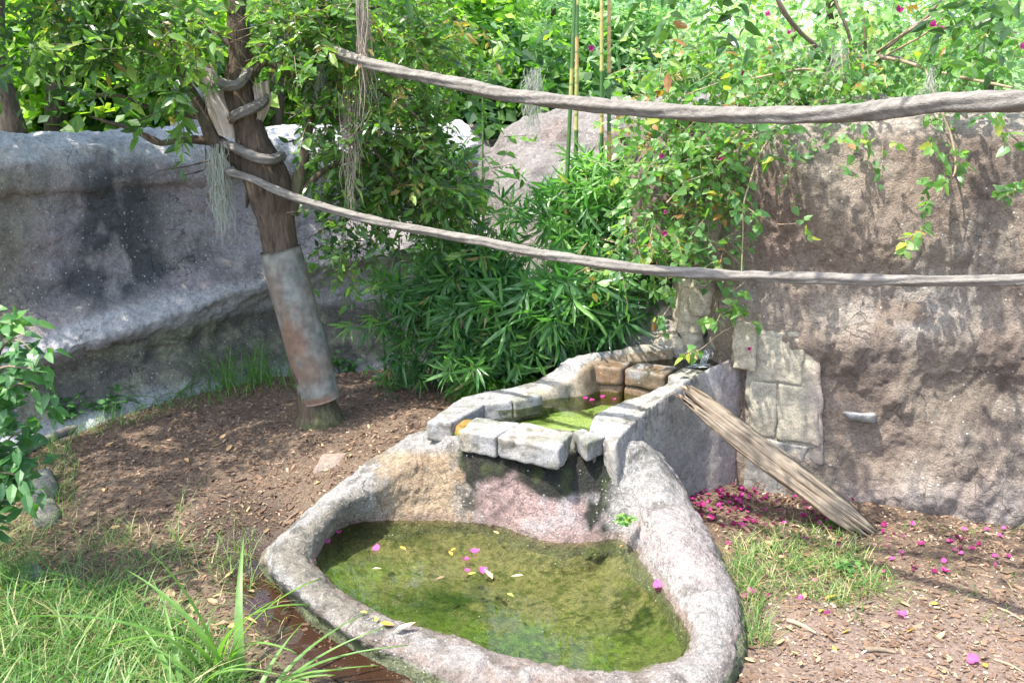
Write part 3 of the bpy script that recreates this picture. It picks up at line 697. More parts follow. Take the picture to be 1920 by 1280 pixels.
# upper overhanging mass left of the right wall
def omass():
    OW = [(1.25, 9.2), (1.05, 8.3), (1.02, 7.55), (1.5, 7.2), (2.1, 7.0)]
    def prof_(s): return [(-1.5, 2.75), (-.6, 2.8), (-.2, 2.7), (0, 2.4), (.02, 2.1), (.0, 1.75), (-.03, 1.66), (-.15, 1.62), (-.5, 1.63), (-.8, 1.7)]
    def cf(V):
        f = fbm(V, 3, 4, 131); f2 = fbm(V * [1, 1, .3], 8, 4, 132)
        c = mixc((.15, .105, .09), (.24, .185, .16), f * .5 + .5); u, v, _ = proj(V)
        fr = np.exp(-(((u - 1350) / 40) ** 2 + ((v - 430) / 90) ** 2)); c = mixc(c, (.42, .32, .28), np.clip(fr * sstep(-.4, .3, f2) * 1.2, 0, .9))
        return c, .3 + 0 * f
    rock_wall('rock_wall', 'dark brown overhanging rock shelf under the hanging flower vines above the small pool', OW, prof_, 220, 110, 390, cf, (.08, .05, .015), cat='rock shelf')
    # recess wall behind
    RC = [(.35, 8.9), (.8, 8.2), (1.3, 7.85), (1.9, 7.7)]
    def p2(s): return [(-.1, 1.9), (0, 1.5), (.02, 1.25), (.25, 1.12), (.5, .98), (.6, .5)]
    def cf2(V):
        f = fbm(V, 5, 4, 141); c = mixc((.22, .20, .18), (.36, .33, .29), f * .5 + .5)
        c = mixc(c, (.10, .095, .095), sstep(1.34, 1.42, V[:, 2])); return c, .1 + 0 * f  # darker grey at the top: the overhang's shadow put into the colour
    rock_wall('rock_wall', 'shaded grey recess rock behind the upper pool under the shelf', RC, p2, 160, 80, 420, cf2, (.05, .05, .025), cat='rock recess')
    # cream rock column
    t = empty('rock_column', PZ(1320, 650, 1.0), 'cream coloured carved rock column beside the upper pool', 'rock column')
    def cblock(pts, Yf, dep, seed, nm, warm=.9, dark=0, amp=.014, rnd=.3):
        # pts: 4 pixels (bl, br, tr, tl) on the front
        f4 = [PY(p[0], p[1], Yf) for p in pts]; bl, br, tr, tl = f4; dv = np.array([0, dep, 0])
        V, Fl = block([tl, tr, tr + dv, tl + dv], [bl, br, br + dv, bl + dv], .018, rnd, amp, 8, seed)
        f = fbm(V, 6, 4, seed); c = mixc((.40, .34, .25), (.52, .45, .34), f * .5 + .5); c = mixc(c, (.20, .17, .13), sstep(.15, .5, fbm(V, 12, 4, seed + 1)) * .7)
        c = mixc(c, (.27, .25, .23), np.full(len(V), 1 - warm)); c = mixc(c, (.07, .07, .05), np.full(len(V), dark))
        return mesh(nm, V, Fl, M_stone, True, {'speck': 0 * f, 'wet': 0 * f}, c)
    for i, a in enumerate([([(1268,640),(1325,640),(1322,530),(1278,528)], 7.32, .4), ([(1322,650),(1385,645),(1385,540),(1320,535)], 7.38, .4), ([(1290,600),(1350,590),(1345,522),(1300,522)], 7.27, .3)]):
        obj('rock_piece', cblock(*a, 500 + i, 'rock_piece', amp=.02), t)
    rocks = [([(1222,662),(1292,668),(1285,628),(1235,630)], 7.28, .3, .75, 'wet pinkish rock at the back edge of the upper pool left of the trickle'),
             ([(1290,668),(1322,668),(1325,632),(1285,628)], 7.22, .3, .55, 'small grey rock just left of the water trickle'),
             ([(1338,668),(1376,668),(1374,636),(1340,634)], 7.1, .25, .9, 'flat topped cream rock right of the water trickle'),
             ([(1165,660),(1232,660),(1222,618),(1182,620)], 7.6, .3, .4, 'dark humped rock behind the pool at the edge of the bamboo'),
             ([(1225,635),(1275,640),(1270,570),(1230,575)], 7.65, .3, .5, 'tall grey rock leaning on the recess wall left of the cream column')]
    for i, (p, Yf, dp, wm_, lb) in enumerate(rocks):
        me = cblock(p, Yf, dp, 600 + 7 * i, 'rock', wm_, amp=.022, rnd=.45)
        tag(obj('rock', me), lb, 'rock', 'rocks round the upper pool')
    # stone slabs set against the right wall
    t2 = empty('stone_cladding', PP(1470, 930, RW0, RW1), 'upright pale stone slabs set into the brown wall behind the leaning log', 'stone slabs')
    def sl(pts, off, dep, seed, nm='slab', warm=.7, amp=.008, **k):
        f4 = [PP(p[0], p[1], RW0, RW1, off) for p in pts]; bl, br, tr, tl = f4; dv = np.array([.1, .35, 0]) * dep / .3
        V, Fl = block([tl, tr, tr + dv, tl + dv], [bl, br, br + dv, bl + dv], .014, .05, amp * 1.3, 8, seed)
        f = fbm(V, 6, 4, seed); c = mixc((.32, .28, .20), (.41, .36, .25), f * .5 + .5); c = mixc(c, (.19, .165, .13), sstep(.2, .6, fbm(V, 10, 4, seed + 1)) * .6)
        c = mixc(c, (.235, .225, .205), np.full(len(V), 1 - warm)); c = mixc(c, (.33, .25, .21), sstep(1500, 1545, proj(V)[0]) * .6)
        return obj(nm, mesh(nm, V, Fl, M_stone, True, {'speck': 0 * f + .2, 'wet': 0 * f}, c), t2)
    o = .05
    sl([(1398,860),(1542,868),(1536,628),(1402,624)], o - .014, .2, 699, nm='mortar', warm=.6, amp=.012)
    sl([(1407,714),(1503,722),(1510,636),(1412,628)], o, .25, 701); sl([(1506,723),(1538,728),(1536,648),(1513,638)], o - .015, .2, 702)
    sl([(1404,816),(1454,822),(1457,719),(1407,716)], o, .25, 703); sl([(1456,824),(1538,836),(1528,728),(1459,720)], o, .25, 704)
    sl([(1460,868),(1505,870),(1518,838),(1458,829)], o, .2, 705, warm=.15); sl([(1392,935),(1478,936),(1470,830),(1398,820)], o + .01, .25, 706, warm=.1)
    sl([(1374,692),(1416,698),(1424,612),(1378,604)], o + .06, .25, 708, warm=.85, amp=.02)
    me = mesh('embedded_stone', *block(*[np.array([PP(a, b, RW0, RW1, off_) for a, b, off_ in q]) for q in ([(1578,770,.17),(1645,776,.15),(1650,772,-.05),(1580,768,-.05)], [(1590,788,.14),(1640,796,.12),(1645,796,-.05),(1585,788,-.05)])], .012, .4, .01, 9, 44), M_stone, True,
              {'speck': np.zeros(1)} if False else None, None)
    V = np.array([v.co[:] for v in me.vertices]); a = me.attributes.new('Col', 'FLOAT_COLOR', 'POINT'); cc = np.ones((len(V), 4), np.float32); cc[:, :3] = stone_cols(V, 4, .6); a.data.foreach_set('color', cc.ravel())
    obj('embedded_stone', me, rwall)
omass()
# little stone ledges on the left wall
for i, (px, py, w, Y) in enumerate([(103, 631, 22, 8.05), (487, 513, 14, 9.25), (690, 521, 20, 10.05), (733, 518, 16, 10.2)]):
    p = PY(px, py, Y); s = w / F * Y; T = p + np.array([[-s, -.16, 0], [s, -.10, 0], [s * .8, .3, 0], [-s * .8, .3, 0]]); B = p + np.array([[-s * .5, -.1, -.07], [s * .5, -.06, -.07], [s * .5, .3, -.09], [-s * .5, .3, -.09]])
    V, Fl = block(T, B, .02, .3, .008, 8, 50 + i); obj('embedded_stone', mesh('embedded_stone', V, Fl, M_stone, True, {'speck': np.zeros(len(V)), 'wet': np.zeros(len(V))}, mixc((.22, .21, .2), (.3, .29, .28), .5 + .5 * fbm(V, 6, 3, i))), lwall)

# planted bank behind the walls
def bank():
    front = [(-9, 5.6), (-7.6, 7.0), (-4.9, 8.9), (-3.1, 10.2), (-1.4, 11.5), (-.2, 12.0), (.7, 11.4), (1.2, 9.5), (1.1, 8.6), (1.6, 8.3), (2.2, 7.9), (3.9, 7.1), (5.4, 6.6), (8, 6.2), (14, 6)]
    f = np.array(front, float); a = catmull(f, 240); b = np.stack([np.linspace(-60, 60, 240), np.full(240, 90.)], 1)
    T = np.linspace(0, 1, 90)[None, :, None] ** 2.2; Gd = a[:, None] * (1 - T) + b[:, None] * T; X, Y = Gd[..., 0], Gd[..., 1]
    Z = np.interp(X, [-2, .8, 1.6], [2.3, 2.45, 2.75]) + fbm(np.stack([X, Y, 0 * X], -1), .7, 4, 12) * .12; Z[:, 0] -= .25
    V = np.stack([X, Y, Z], -1).reshape(-1, 3); c = mixc((.07, .055, .04), (.15, .125, .10), fbm(V, 3, 4, 13) * .5 + .5)
    tag(obj('planted_bank', mesh('planted_bank', V, gridfaces(240, 90), M_rock, True, {'speck': np.full(len(V), .3), 'wet': np.zeros(len(V))}, c)), kind='structure')
bank()

# ------------------------------------------------------------------ leaves
def leaf_tmpl(w=.5, fold=.08, droop=.12, heart=0):
    a = [(0, 0, 0), (.32, w * .5, fold), (.32, -w * .5, fold), (.70, w * .36, fold * .7 - droop * .4), (.70, -w * .36, fold * .7 - droop * .4), (1, 0, -droop), (.32, 0, 0), (.70, 0, -droop * .4)]
    if heart: a[1] = (.2, w * .5, fold); a[2] = (.2, -w * .5, fold); a[3] = (.58, w * .40, fold * .6 - droop * .3); a[4] = (.58, -w * .40, fold * .6 - droop * .3); a[6] = (.22, 0, 0); a[7] = (.6, 0, -droop * .3)
    T = np.array([(0, 6, 1), (0, 2, 6), (7, 5, 3), (7, 4, 5)]); Q = np.array([(6, 7, 3, 1), (6, 2, 4, 7)])
    return np.array(a, float), T, Q
def small_tmpl(w=.5):
    return np.array([(0, 0, 0), (.5, w * .5, .06), (1, 0, -.06), (.5, -w * .5, .06)], float), None, np.array([(0, 3, 2, 1)])
def frames(d, n):
    d = d / (np.linalg.norm(d, axis=1, keepdims=True) + 1e-9); y = np.cross(n, d); y /= np.linalg.norm(y, axis=1, keepdims=True) + 1e-9
    return np.stack([d, y, np.cross(d, y)], 1)           # rows are axes
def leaves_mesh(name, tm, pos, d, n, size, tint, mat):
    A, T, Q = tm; Fm = frames(d, n); V = np.einsum('vk,nkj->nvj', A, Fm) * size[:, None, None] + pos[:, None]
    k = len(A); off = (np.arange(len(pos)) * k)[:, None, None]; Fl = []
    if T is not None: Fl.append((T[None] + off).reshape(-1, 3))
    if Q is not None: Fl.append((Q[None] + off).reshape(-1, 4))
    return mesh(name, V.reshape(-1, 3), Fl, mat, False, {'tint': np.repeat(tint, k)})
def twigs_mesh(name, a, b, r, mat):
    d = b - a; u = np.cross(d, [.3, .5, .8]); u /= np.linalg.norm(u, axis=1, keepdims=True) + 1e-9; w = np.cross(d, u); w /= np.linalg.norm(w, axis=1, keepdims=True) + 1e-9
    ang = [0, 2.09, 4.19]; ring0 = [a + r * (u * math.cos(x) + w * math.sin(x)) for x in ang]; ring1 = [b + .4 * r * (u * math.cos(x) + w * math.sin(x)) for x in ang]
    V = np.stack(ring0 + ring1, 1); off = (np.arange(len(a)) * 6)[:, None, None]
    Q = np.array([(0, 1, 4, 3), (1, 2, 5, 4), (2, 0, 3, 5)]); return mesh(name, V.reshape(-1, 3), [(Q[None] + off).reshape(-1, 4)], mat)
def sprays(rg, C, out, k, tl, ls, droop=.3, spread=1.0, lvar=.3, up=.6):
    """C twig roots, out mean directions -> arrays of leaves + twig ends"""
    n = len(C); d = out + rg.normal(size=(n, 3)) * spread * .6; d[:, 2] -= droop; d /= np.linalg.norm(d, axis=1, keepdims=True)
    L = tl * rg.uniform(.6, 1.3, n); side = np.cross(d, [0, 0, 1.]); side /= np.linalg.norm(side, axis=1, keepdims=True) + 1e-6
    pos, dr, nr, sz = [], [], [], []
    for i in range(k):
        t = (i + .6) / k; s = 1 if i % 2 else -1
        q = C + d * (L * t)[:, None] - np.array([0, 0, 1.]) * (L * t * t * .25)[:, None]
        ld = d * .55 + side * s * (.9 if i < k - 1 else .1) + rg.normal(size=(n, 3)) * .3; ld[:, 2] -= droop * .6
        pos.append(q); dr.append(ld); nn = rg.normal(size=(n, 3)) * .45; nn[:, 2] += up; nn[:, 1] -= .25; nr.append(nn); sz.append(ls * (1 + lvar * rg.normal(size=n)).clip(.45, 1.6))
    return np.concatenate(pos), np.concatenate(dr), np.concatenate(nr), np.concatenate(sz), (C, C + d * L[:, None])
def ell(rg, c, r, n, shell=.35):
    v = rg.normal(size=(n, 3)); v /= np.linalg.norm(v, axis=1, keepdims=True); q = rg.uniform(shell, 1, n) ** .6
    return np.asarray(c) + v * q[:, None] * np.asarray(r), v
def clumpy(rg, c, r, n, nc, cr=.22):
    """points in small clumps spread through an ellipsoid, so gaps stay between them"""
    K, kv = ell(rg, c, r, nc); i = rg.integers(0, nc, n); q = K[i] + rg.normal(size=(n, 3)) * cr * rg.uniform(.5, 1.3, (nc, 1))[i]
    return q, kv[i]
def single_leaves(tm, name, arrs, mat, parent, nsingle, label=None, ncol=6):
    pos, d, n, sz, tint = arrs
    u, v, z = proj(pos + d * sz[:, None] * .4); inside = (u > 5) & (u < 1915) & (v > 5) & (v < 1275) & (z > .5)
    sc = np.where(inside, sz / z, 0); order = np.argsort(-sc); pick = order[:nsingle]; rest = np.ones(len(pos), bool); rest[pick] = False
    obj_rest = None
    if rest.any():
        obj_rest = obj('foliage', leaves_mesh('foliage', tm, pos[rest], d[rest], n[rest], sz[rest], tint[rest], mat), parent); tag(obj_rest, kind='stuff')
    tm_me = [leaves_mesh('leaf', tm, np.zeros((1, 3)), np.array([[1., 0, 0]]), np.array([[0, 0, 1.]]), np.ones(1), np.array([x]), mat) for x in np.linspace(.05, .97, ncol)]
    Fm = frames(d[pick], n[pick])
    for i, p in enumerate(pick):
        o = bpy.data.objects.new('leaf', tm_me[int(np.clip(tint[p] * ncol, 0, ncol - 1))]); COL.objects.link(o)
        M = Matrix([[Fm[i][0][r] * sz[p], Fm[i][1][r] * sz[p], Fm[i][2][r] * sz[p], pos[p][r]] for r in range(3)] + [[0, 0, 0, 1]])
        o.parent = parent; o.matrix_parent_inverse = Matrix.Translation(-Vector(parent.location)); o.matrix_basis = M

def barkcol(V, seed, a=(.14, .085, .055), b=(.07, .045, .03), moss=0):
    f = fbm(V * [1, 1, .3], 14, 4, seed); c = mixc(a, b, f * .5 + .5)
    if moss: c = mixc(c, (.09, .11, .04), sstep(-.1, .4, fbm(V, 5, 3, seed + 2)) * moss)
    return c
def branch(parent, pts, r, name='branch', seg=10, seed=0, moss=0, a=(.14, .085, .055), b=(.07, .045, .03), bump=.006, n=None, mat=None):
    V, Fl = tube(pts, r, seg, n, bump, 12, seed)
    return obj(name, mesh(name, V, Fl, mat or M_bark, True, None, barkcol(V, seed, a, b, moss)), parent)

# ------------------------------------------------------------------ the main tree
TY = 7.25
def T3(px, py, dy=0): return PY(px, py, TY + dy)
def tree():
    rg = np.random.default_rng(11); base = G(598, 800)
    t = empty('leaning_tree', base, 'leaning brown tree with a rusty metal sleeve round its lower trunk', 'tree')
    pts = [T3(603, 822), T3(600, 790), T3(594, 755), T3(570, 640), T3(545, 540), T3(526, 465), T3(518, 420), T3(510, 370), T3(496, 325), T3(474, 265), T3(458, 215), T3(447, 175), T3(446, 130), T3(450, 90), T3(442, 0), T3(436, -120, .1)]
    pts[0] = pts[0] - [0, 0, .1]
    r = [.25, .20, .145, .14, .135, .132, .136, .168, .165, .12, .108, .098, .085, .075, .07, .05]
    ridg = lambda a, s, Gx: .007 * np.abs(np.sin(a * 13 + 5 * fbm(Gx * [1, 1, .4], 5, 2, 3))) + .03 * np.maximum(0, 1 - s * 14) * np.cos(a * 4 + 1)
    V, Fl = tube(pts, r, 72, 300, .012, 9, 4, rough=ridg); c = barkcol(V, 5, (.14, .10, .068), (.05, .036, .026)); c = mixc(c, (.075, .09, .035), sstep(.75, .45, V[:, 2]) * .8 * sstep(-.5, .2, fbm(V, 6, 3, 8)))
    obj('trunk', mesh('trunk', V, Fl, M_bark, True, None, c), t)
    # metal sleeve
    a, b = T3(601, 748), T3(525, 467); ax = (b - a); n_, sg = 60, 64; P = np.linspace(0, 1, n_); an = np.linspace(0, 2 * np.pi, sg, endpoint=False)
    az = ax / np.linalg.norm(ax); e1 = np.cross(az, [0, 1, 0]); e1 /= np.linalg.norm(e1); e2 = np.cross(az, e1)
    def shell(rad, rev=False):
        Gd = a + ax * P[:, None, None] + (e1 * np.cos(an)[None, :, None] + e2 * np.sin(an)[None, :, None]) * (rad + .007 * fbm(np.stack([np.cos(an)[None] * 1 + 0 * P[:, None], np.sin(an)[None] + 0 * P[:, None], 3 * P[:, None] + 0 * an[None]], -1), 1.5, 3, 3))[..., None]
        Gd[..., 2] += 0; return Gd.reshape(-1, 3)
    Vo, Vi = shell(.165), shell(.157); f = gridfaces(n_, sg, cm=True); k = n_ * sg; j = np.arange(sg); j2 = (j + 1) % sg; e = (n_ - 1) * sg
    Fq = np.concatenate([f, f[:, ::-1] + k, np.stack([j, j2, j2 + k, j + k], 1)[:, ::-1], np.stack([e + j, e + j2, e + j2 + k, e + j + k], 1)]); V = np.concatenate([Vo, Vi])
    s = np.tile(np.repeat(P, sg), 2); ff = fbm(V * [1, 1, .6], 7, 4, 14); f2 = fbm(V, 22, 4, 15)
    c = mixc((.11, .12, .105), (.22, .225, .20), sstep(-.4, .5, f2)); u, v, _ = proj(V); axu = 601 + (525 - 601) * s
    rust = np.exp(-((s - .42) / .16) ** 2) * 1.2 * sstep(30, -25, u - axu) + .5 * np.exp(-((s - .75) / .2) ** 2) + .6 * np.exp(-((s - .22) / .10) ** 2) + sstep(.07, .02, s)
    c = mixc(c, mixc((.13, .062, .035), (.20, .13, .085), f2 * .5 + .5), np.clip(rust * sstep(-.45, .25, ff + .2 * f2 + .1), 0, .92))
    obj('metal_sleeve', mesh('metal_sleeve', V, Fq, M_metal, True, None, c), t)
    w1, w2 = (.13, .10, .07), (.05, .037, .026)
    B = lambda p, r, **k: branch(t, [T3(*q) for q in p], r, a=w1, b=w2, **k)
    B([(480,320),(440,290,-.02),(402,262,-.05),(384,225,-.05),(366,185,-.05),(345,150,-.05),(330,100,0),(300,30,0)], [.10, .075, .06, .05, .045, .035, .03, .025], seed=1, moss=.4, seg=16)
    B([(545,400),(556,356),(566,310),(573,275),(582,230),(588,190),(600,120)], [.07, .055, .045, .035, .03, .022, .015], seed=2, moss=.6, seg=14)
    B([(560,365),(590,335),(615,315),(650,300),(680,300)], [.03, .025, .02, .015, .01], seed=3, moss=.4)
    B([(400,265),(360,262),(330,264),(296,268),(262,250)], [.035, .032, .026, .024, .02], seed=4, moss=.6)
    B([(300,266),(270,252),(235,238),(200,228),(168,218)], [.018, .016, .014, .012, .008], seed=5)
    B([(384,222),(340,215),(300,207),(265,196),(228,181),(170,178),(125,165),(91,155)], [.02, .019, .017, .016, .015, .012, .01, .007], seed=6)
    B([(455,175),(490,120),(530,130),(560,145),(605,148)], [.04, .03, .025, .022, .016], seed=7, moss=.5)
    B([(452,120),(500,80),(560,50),(640,30),(720,10)], [.03, .025, .02, .015, .01], seed=8)
    B([(450,100),(400,60),(330,35),(250,40),(180,60)], [.03, .024, .018, .012, .008], seed=9)
    B([(470,345),(465,370),(462,390)], [.03, .018, .006], seed=10); B([(478,280),(440,300),(428,320)], [.014, .014, .012], seed=12)
    B([(520,140),(600,200),(680,260),(740,330),(780,400)], [.02, .018, .014, .01, .006], seed=13); B([(590,150),(680,160),(760,200),(830,280)], [.02, .016, .012, .006], seed=14)
    B([(398,300),(350,312),(300,320),(280,330)], [.006, .006, .004, .003], seed=15, seg=6); B([(385,268),(386,300),(382,318),(340,330)], [.006, .005, .004, .003], seed=16, seg=6)
    # crown
    P = []; tm = leaf_tmpl(.40, .07, .12)
    def add(c, r, n, nc, k=7, ls=.085, cr=.16, droop=.35, tb=.45, tl=.24, tv=.22):
        C, o = clumpy(rg, c, r, n, nc, cr); p, d, nn, s, tw = sprays(rg, C, o * .6, k, tl, ls, droop)
        tint = np.clip(np.tile(rg.normal(tb, tv, len(C)), k) + rg.normal(0, .08, len(p)), 0, .99); P.append((p, d, nn, s, tint, tw))
    add(T3(700, 60, .1), (.85, .6, .42), 380, 60, tb=.55); add(T3(690, 215, .15), (.62, .5, .45), 240, 44, tb=.55); add(T3(740, 330, .35), (.55, .4, .35), 210, 36, tb=.5)
    add(T3(800, 290, .3), (.30, .3, .35), 170, 20, tb=.6); add(T3(650, 440, .2), (.22, .2, .14), 60, 8); add(T3(820, 380, .45), (.25, .25, .25), 110, 14)
    add(T3(300, 45, -.3), (.55, .4, .17), 140, 28, ls=.10, tb=.7); add(T3(200, 0, .1), (.6, .4, .16), 70, 20, ls=.09, tb=.6); add(T3(370, 150, -.35), (.28, .2, .2), 60, 9, ls=.10, tb=.6)
    add(T3(560, 60, .0), (.35, .4, .35), 160, 20, tb=.6); add(T3(560, 150, .3), (.25, .2, .25), 60, 10)
    add(np.array([-2.0, 7.6, 5.0]), (.9, .8, .5), 130, 20, ls=.10); add(np.array([-4.7, 8.0, 5.2]), (2.5, 1.3, .4), 1500, 160, ls=.15, cr=.25)  # wide second cluster: added out of view to shade the left wall
    arr = [np.concatenate([q[i] for q in P]) for i in range(5)]
    # keep the trunk clear
    u, v, z = proj(arr[0]); clear = (((u > 350) & (u < 560) & (v > 165) & (v < 470)) | ((u > 415) & (u < 475) & (v > 30) & (v < 200))) & (z < 7.7)
    arr = [x[~clear] for x in arr]
    single_leaves(tm, 'leaf', arr, M_leafA, t, 300)
    ta = np.concatenate([q[5][0] for q in P]); tb = np.concatenate([q[5][1] for q in P]); u, v, z = proj(ta); kk = ~((u > 350) & (u < 560) & (v > 165) & (v < 470))
    tag(obj('twigs', twigs_mesh('twigs', ta[kk], tb[kk], .004, M_twig), t), kind='stuff')
    # leaves on the trunk
    return t
TREE = tree()

def moss(name, label, px, py, Y, w, h, n, mat, seed, thick=.0022, cat='hanging moss', wig=.03):
    rg = np.random.default_rng(seed); parts = []
    for i in range(n):
        p = PY(px + rg.normal(0, w), py + rg.uniform(0, h * .35), Y + rg.normal(0, .05)); L = rg.uniform(.3, 1) * h / F * Y
        pts = [p + np.array([rg.normal(0, wig), rg.normal(0, wig), 0]) * j / 4 + np.array([0, 0, -L * j / 4]) for j in range(5)]
        parts.append(tube(pts, [thick, thick, thick, thick * .8, thick * .4], 4, 12, caps=False))
    V, Fl = join(parts); tag(obj(name, mesh(name, V, Fl, mat)), label, cat, 'grey moss and roots hanging from branches')
moss('hanging_moss', 'pale grey moss tuft hanging from the branch left of the leaning trunk', 408, 268, 7.1, 9, 150, 160, M_moss, 1)
moss('hanging_moss', 'small grey moss tuft hanging off the twig right of the trunk', 598, 112, 7.1, 6, 75, 80, M_moss, 2)
moss('hanging_moss', 'grey feathery moss hanging in front of the dark bushes at the back', 1000, 125, 9.4, 7, 105, 110, M_moss, 3, .002, wig=.05)
moss('hanging_roots', 'long brown root strands hanging over the end of the upper vine rope', 677, -60, 6.75, 6, 250, 34, M_dryvine, 4, .003, 'hanging roots', .035)
moss('hanging_roots', 'faint grey root strands hanging among the leaves right of the trunk', 655, 150, 6.9, 10, 230, 40, M_dryvine, 5, .002, 'hanging roots')
moss('hanging_moss', 'grey moss tuft in the flowering bush above the wall', 1575, 70, 7.0, 12, 95, 50, M_moss, 6, .0015, wig=.06)
moss('hanging_moss', 'thin grey moss tuft caught on the pale flowering stem on top of the wall', 1748, 120, 6.3, 6, 80, 30, M_moss, 7, .0015, wig=.05)

# sackcloth padding round the trunk
def cloth():
    t = empty('sackcloth', T3(430, 250), 'pale sackcloth padding hanging beside the trunk below the upper rope', 'cloth')
    def sheet(poly_l, poly_r, y0, seed):
        n = 40; a = catmull(np.array([T3(*p, y0) for p in poly_l]), n); b = catmull(np.array([T3(*p, y0) for p in poly_r]), n); S = np.linspace(0, 1, 30)[None, :, None]
        Gd = a[:, None] * (1 - S) + b[:, None] * S; s = S[..., 0] + 0 * Gd[..., 0]; tt = np.linspace(0, 1, n)[:, None]
        Gd[..., 1] += -.10 * np.sin(s * np.pi) + .018 * np.sin(s * 24 + 3 * fbm(Gd, 3, 2, seed)) * (1 - .5 * tt) + .02 * fbm(Gd, 8, 3, seed)
        V = np.concatenate([Gd.reshape(-1, 3), Gd.reshape(-1, 3) + [0, .006, 0]]); f = gridfaces(n, 30); return V, np.concatenate([f, f[:, ::-1] + n * 30])
    obj('cloth_sheet', mesh('cloth_sheet', *sheet([(380,150),(380,175),(384,205),(392,230),(405,250)], [(405,140),(432,190),(446,215),(452,240),(452,262)], -.02, 1), M_cloth), t)
    obj('cloth_sheet', mesh('cloth_sheet', *sheet([(472,165),(476,200),(484,230)], [(505,150),(508,195),(492,232)], .05, 2), M_cloth), t)
cloth()

# ------------------------------------------------------------------ vine ropes
def rope(pts, r, wraps, label, seed, n=260):
    P = [PY(*p) for p in pts]; t = empty('vine_rope', P[len(P) // 2] * 1.0, label, 'vine rope', 'thick grey vine ropes strung across the enclosure')
    rg = lambda a, s, Gx: .14 * r[0] * np.sin(a * 5 + s * 70 + 3 * fbm(Gx, 3, 2, seed)) + .24 * r[0] * fbm(Gx, 9, 3, seed) + .3 * r[0] * np.maximum(fbm(Gx, 3.5, 2, seed + 4), .1) + .10 * r[0] * np.abs(np.sin(a * 9 + 4 * fbm(Gx * [.3, 1, 1], 8, 3, seed)))
    V, Fl = tube(P, r, 40, n, 0, 5, seed, twist=5, rough=rg); obj('rope_span', mesh('rope_span', V, Fl, M_rope), t)
    for w in wraps:
        V, Fl = tube([T3(*p) for p in w], .036, 20, 60, .006, 10, seed, rough=lambda a, s, Gx: .006 * np.sin(a * 6 + s * 12)); obj('rope_wrap', mesh('rope_wrap', V, Fl, M_rope), t)
rope([(520,60,7.2),(600,85,7.0),(700,122,6.6),(860,158,6.1),(960,179,5.8),(1100,195,5.4),(1250,209,5.1),(1400,217,4.8),(1540,215,4.55),(1640,208,4.4),(1760,195,4.2),(1920,188,4.0),(2150,180,3.8)], [.031, .032, .033, .034, .035, .036, .037, .037, .037, .037, .036, .036, .036],
     [[(392,128,-.02),(400,148,-.08),(425,160,-.17),(447,158,-.17),(462,140,-.08),(470,120,.05)], [(498,170,.1),(492,192,-.05),(470,204,-.16),(446,214,-.19),(436,222,-.12),(436,228,.0)]],
     'upper thick vine rope running from the tree to the right edge', 21)
rope([(425,322,7.05),(470,335,6.98),(530,362,6.95),(620,392,6.8),(720,418,6.6),(820,437,6.4),(900,452,6.2),(990,471,6.0),(1080,487,5.8),(1180,501,5.6),(1290,512,5.45),(1420,518,5.3),(1560,523,5.15),(1700,526,5.05),(1850,526,4.95),(1930,524,4.9),(2200,515,4.7)], [.024] * 2 + [.027] * 4 + [.028] * 11,
     [[(412,268,-.05),(440,277,-.14),(475,293,-.21),(505,300,-.19),(530,292,0)]], 'lower thinner vine rope crossing in front of the bamboo', 22, 300)

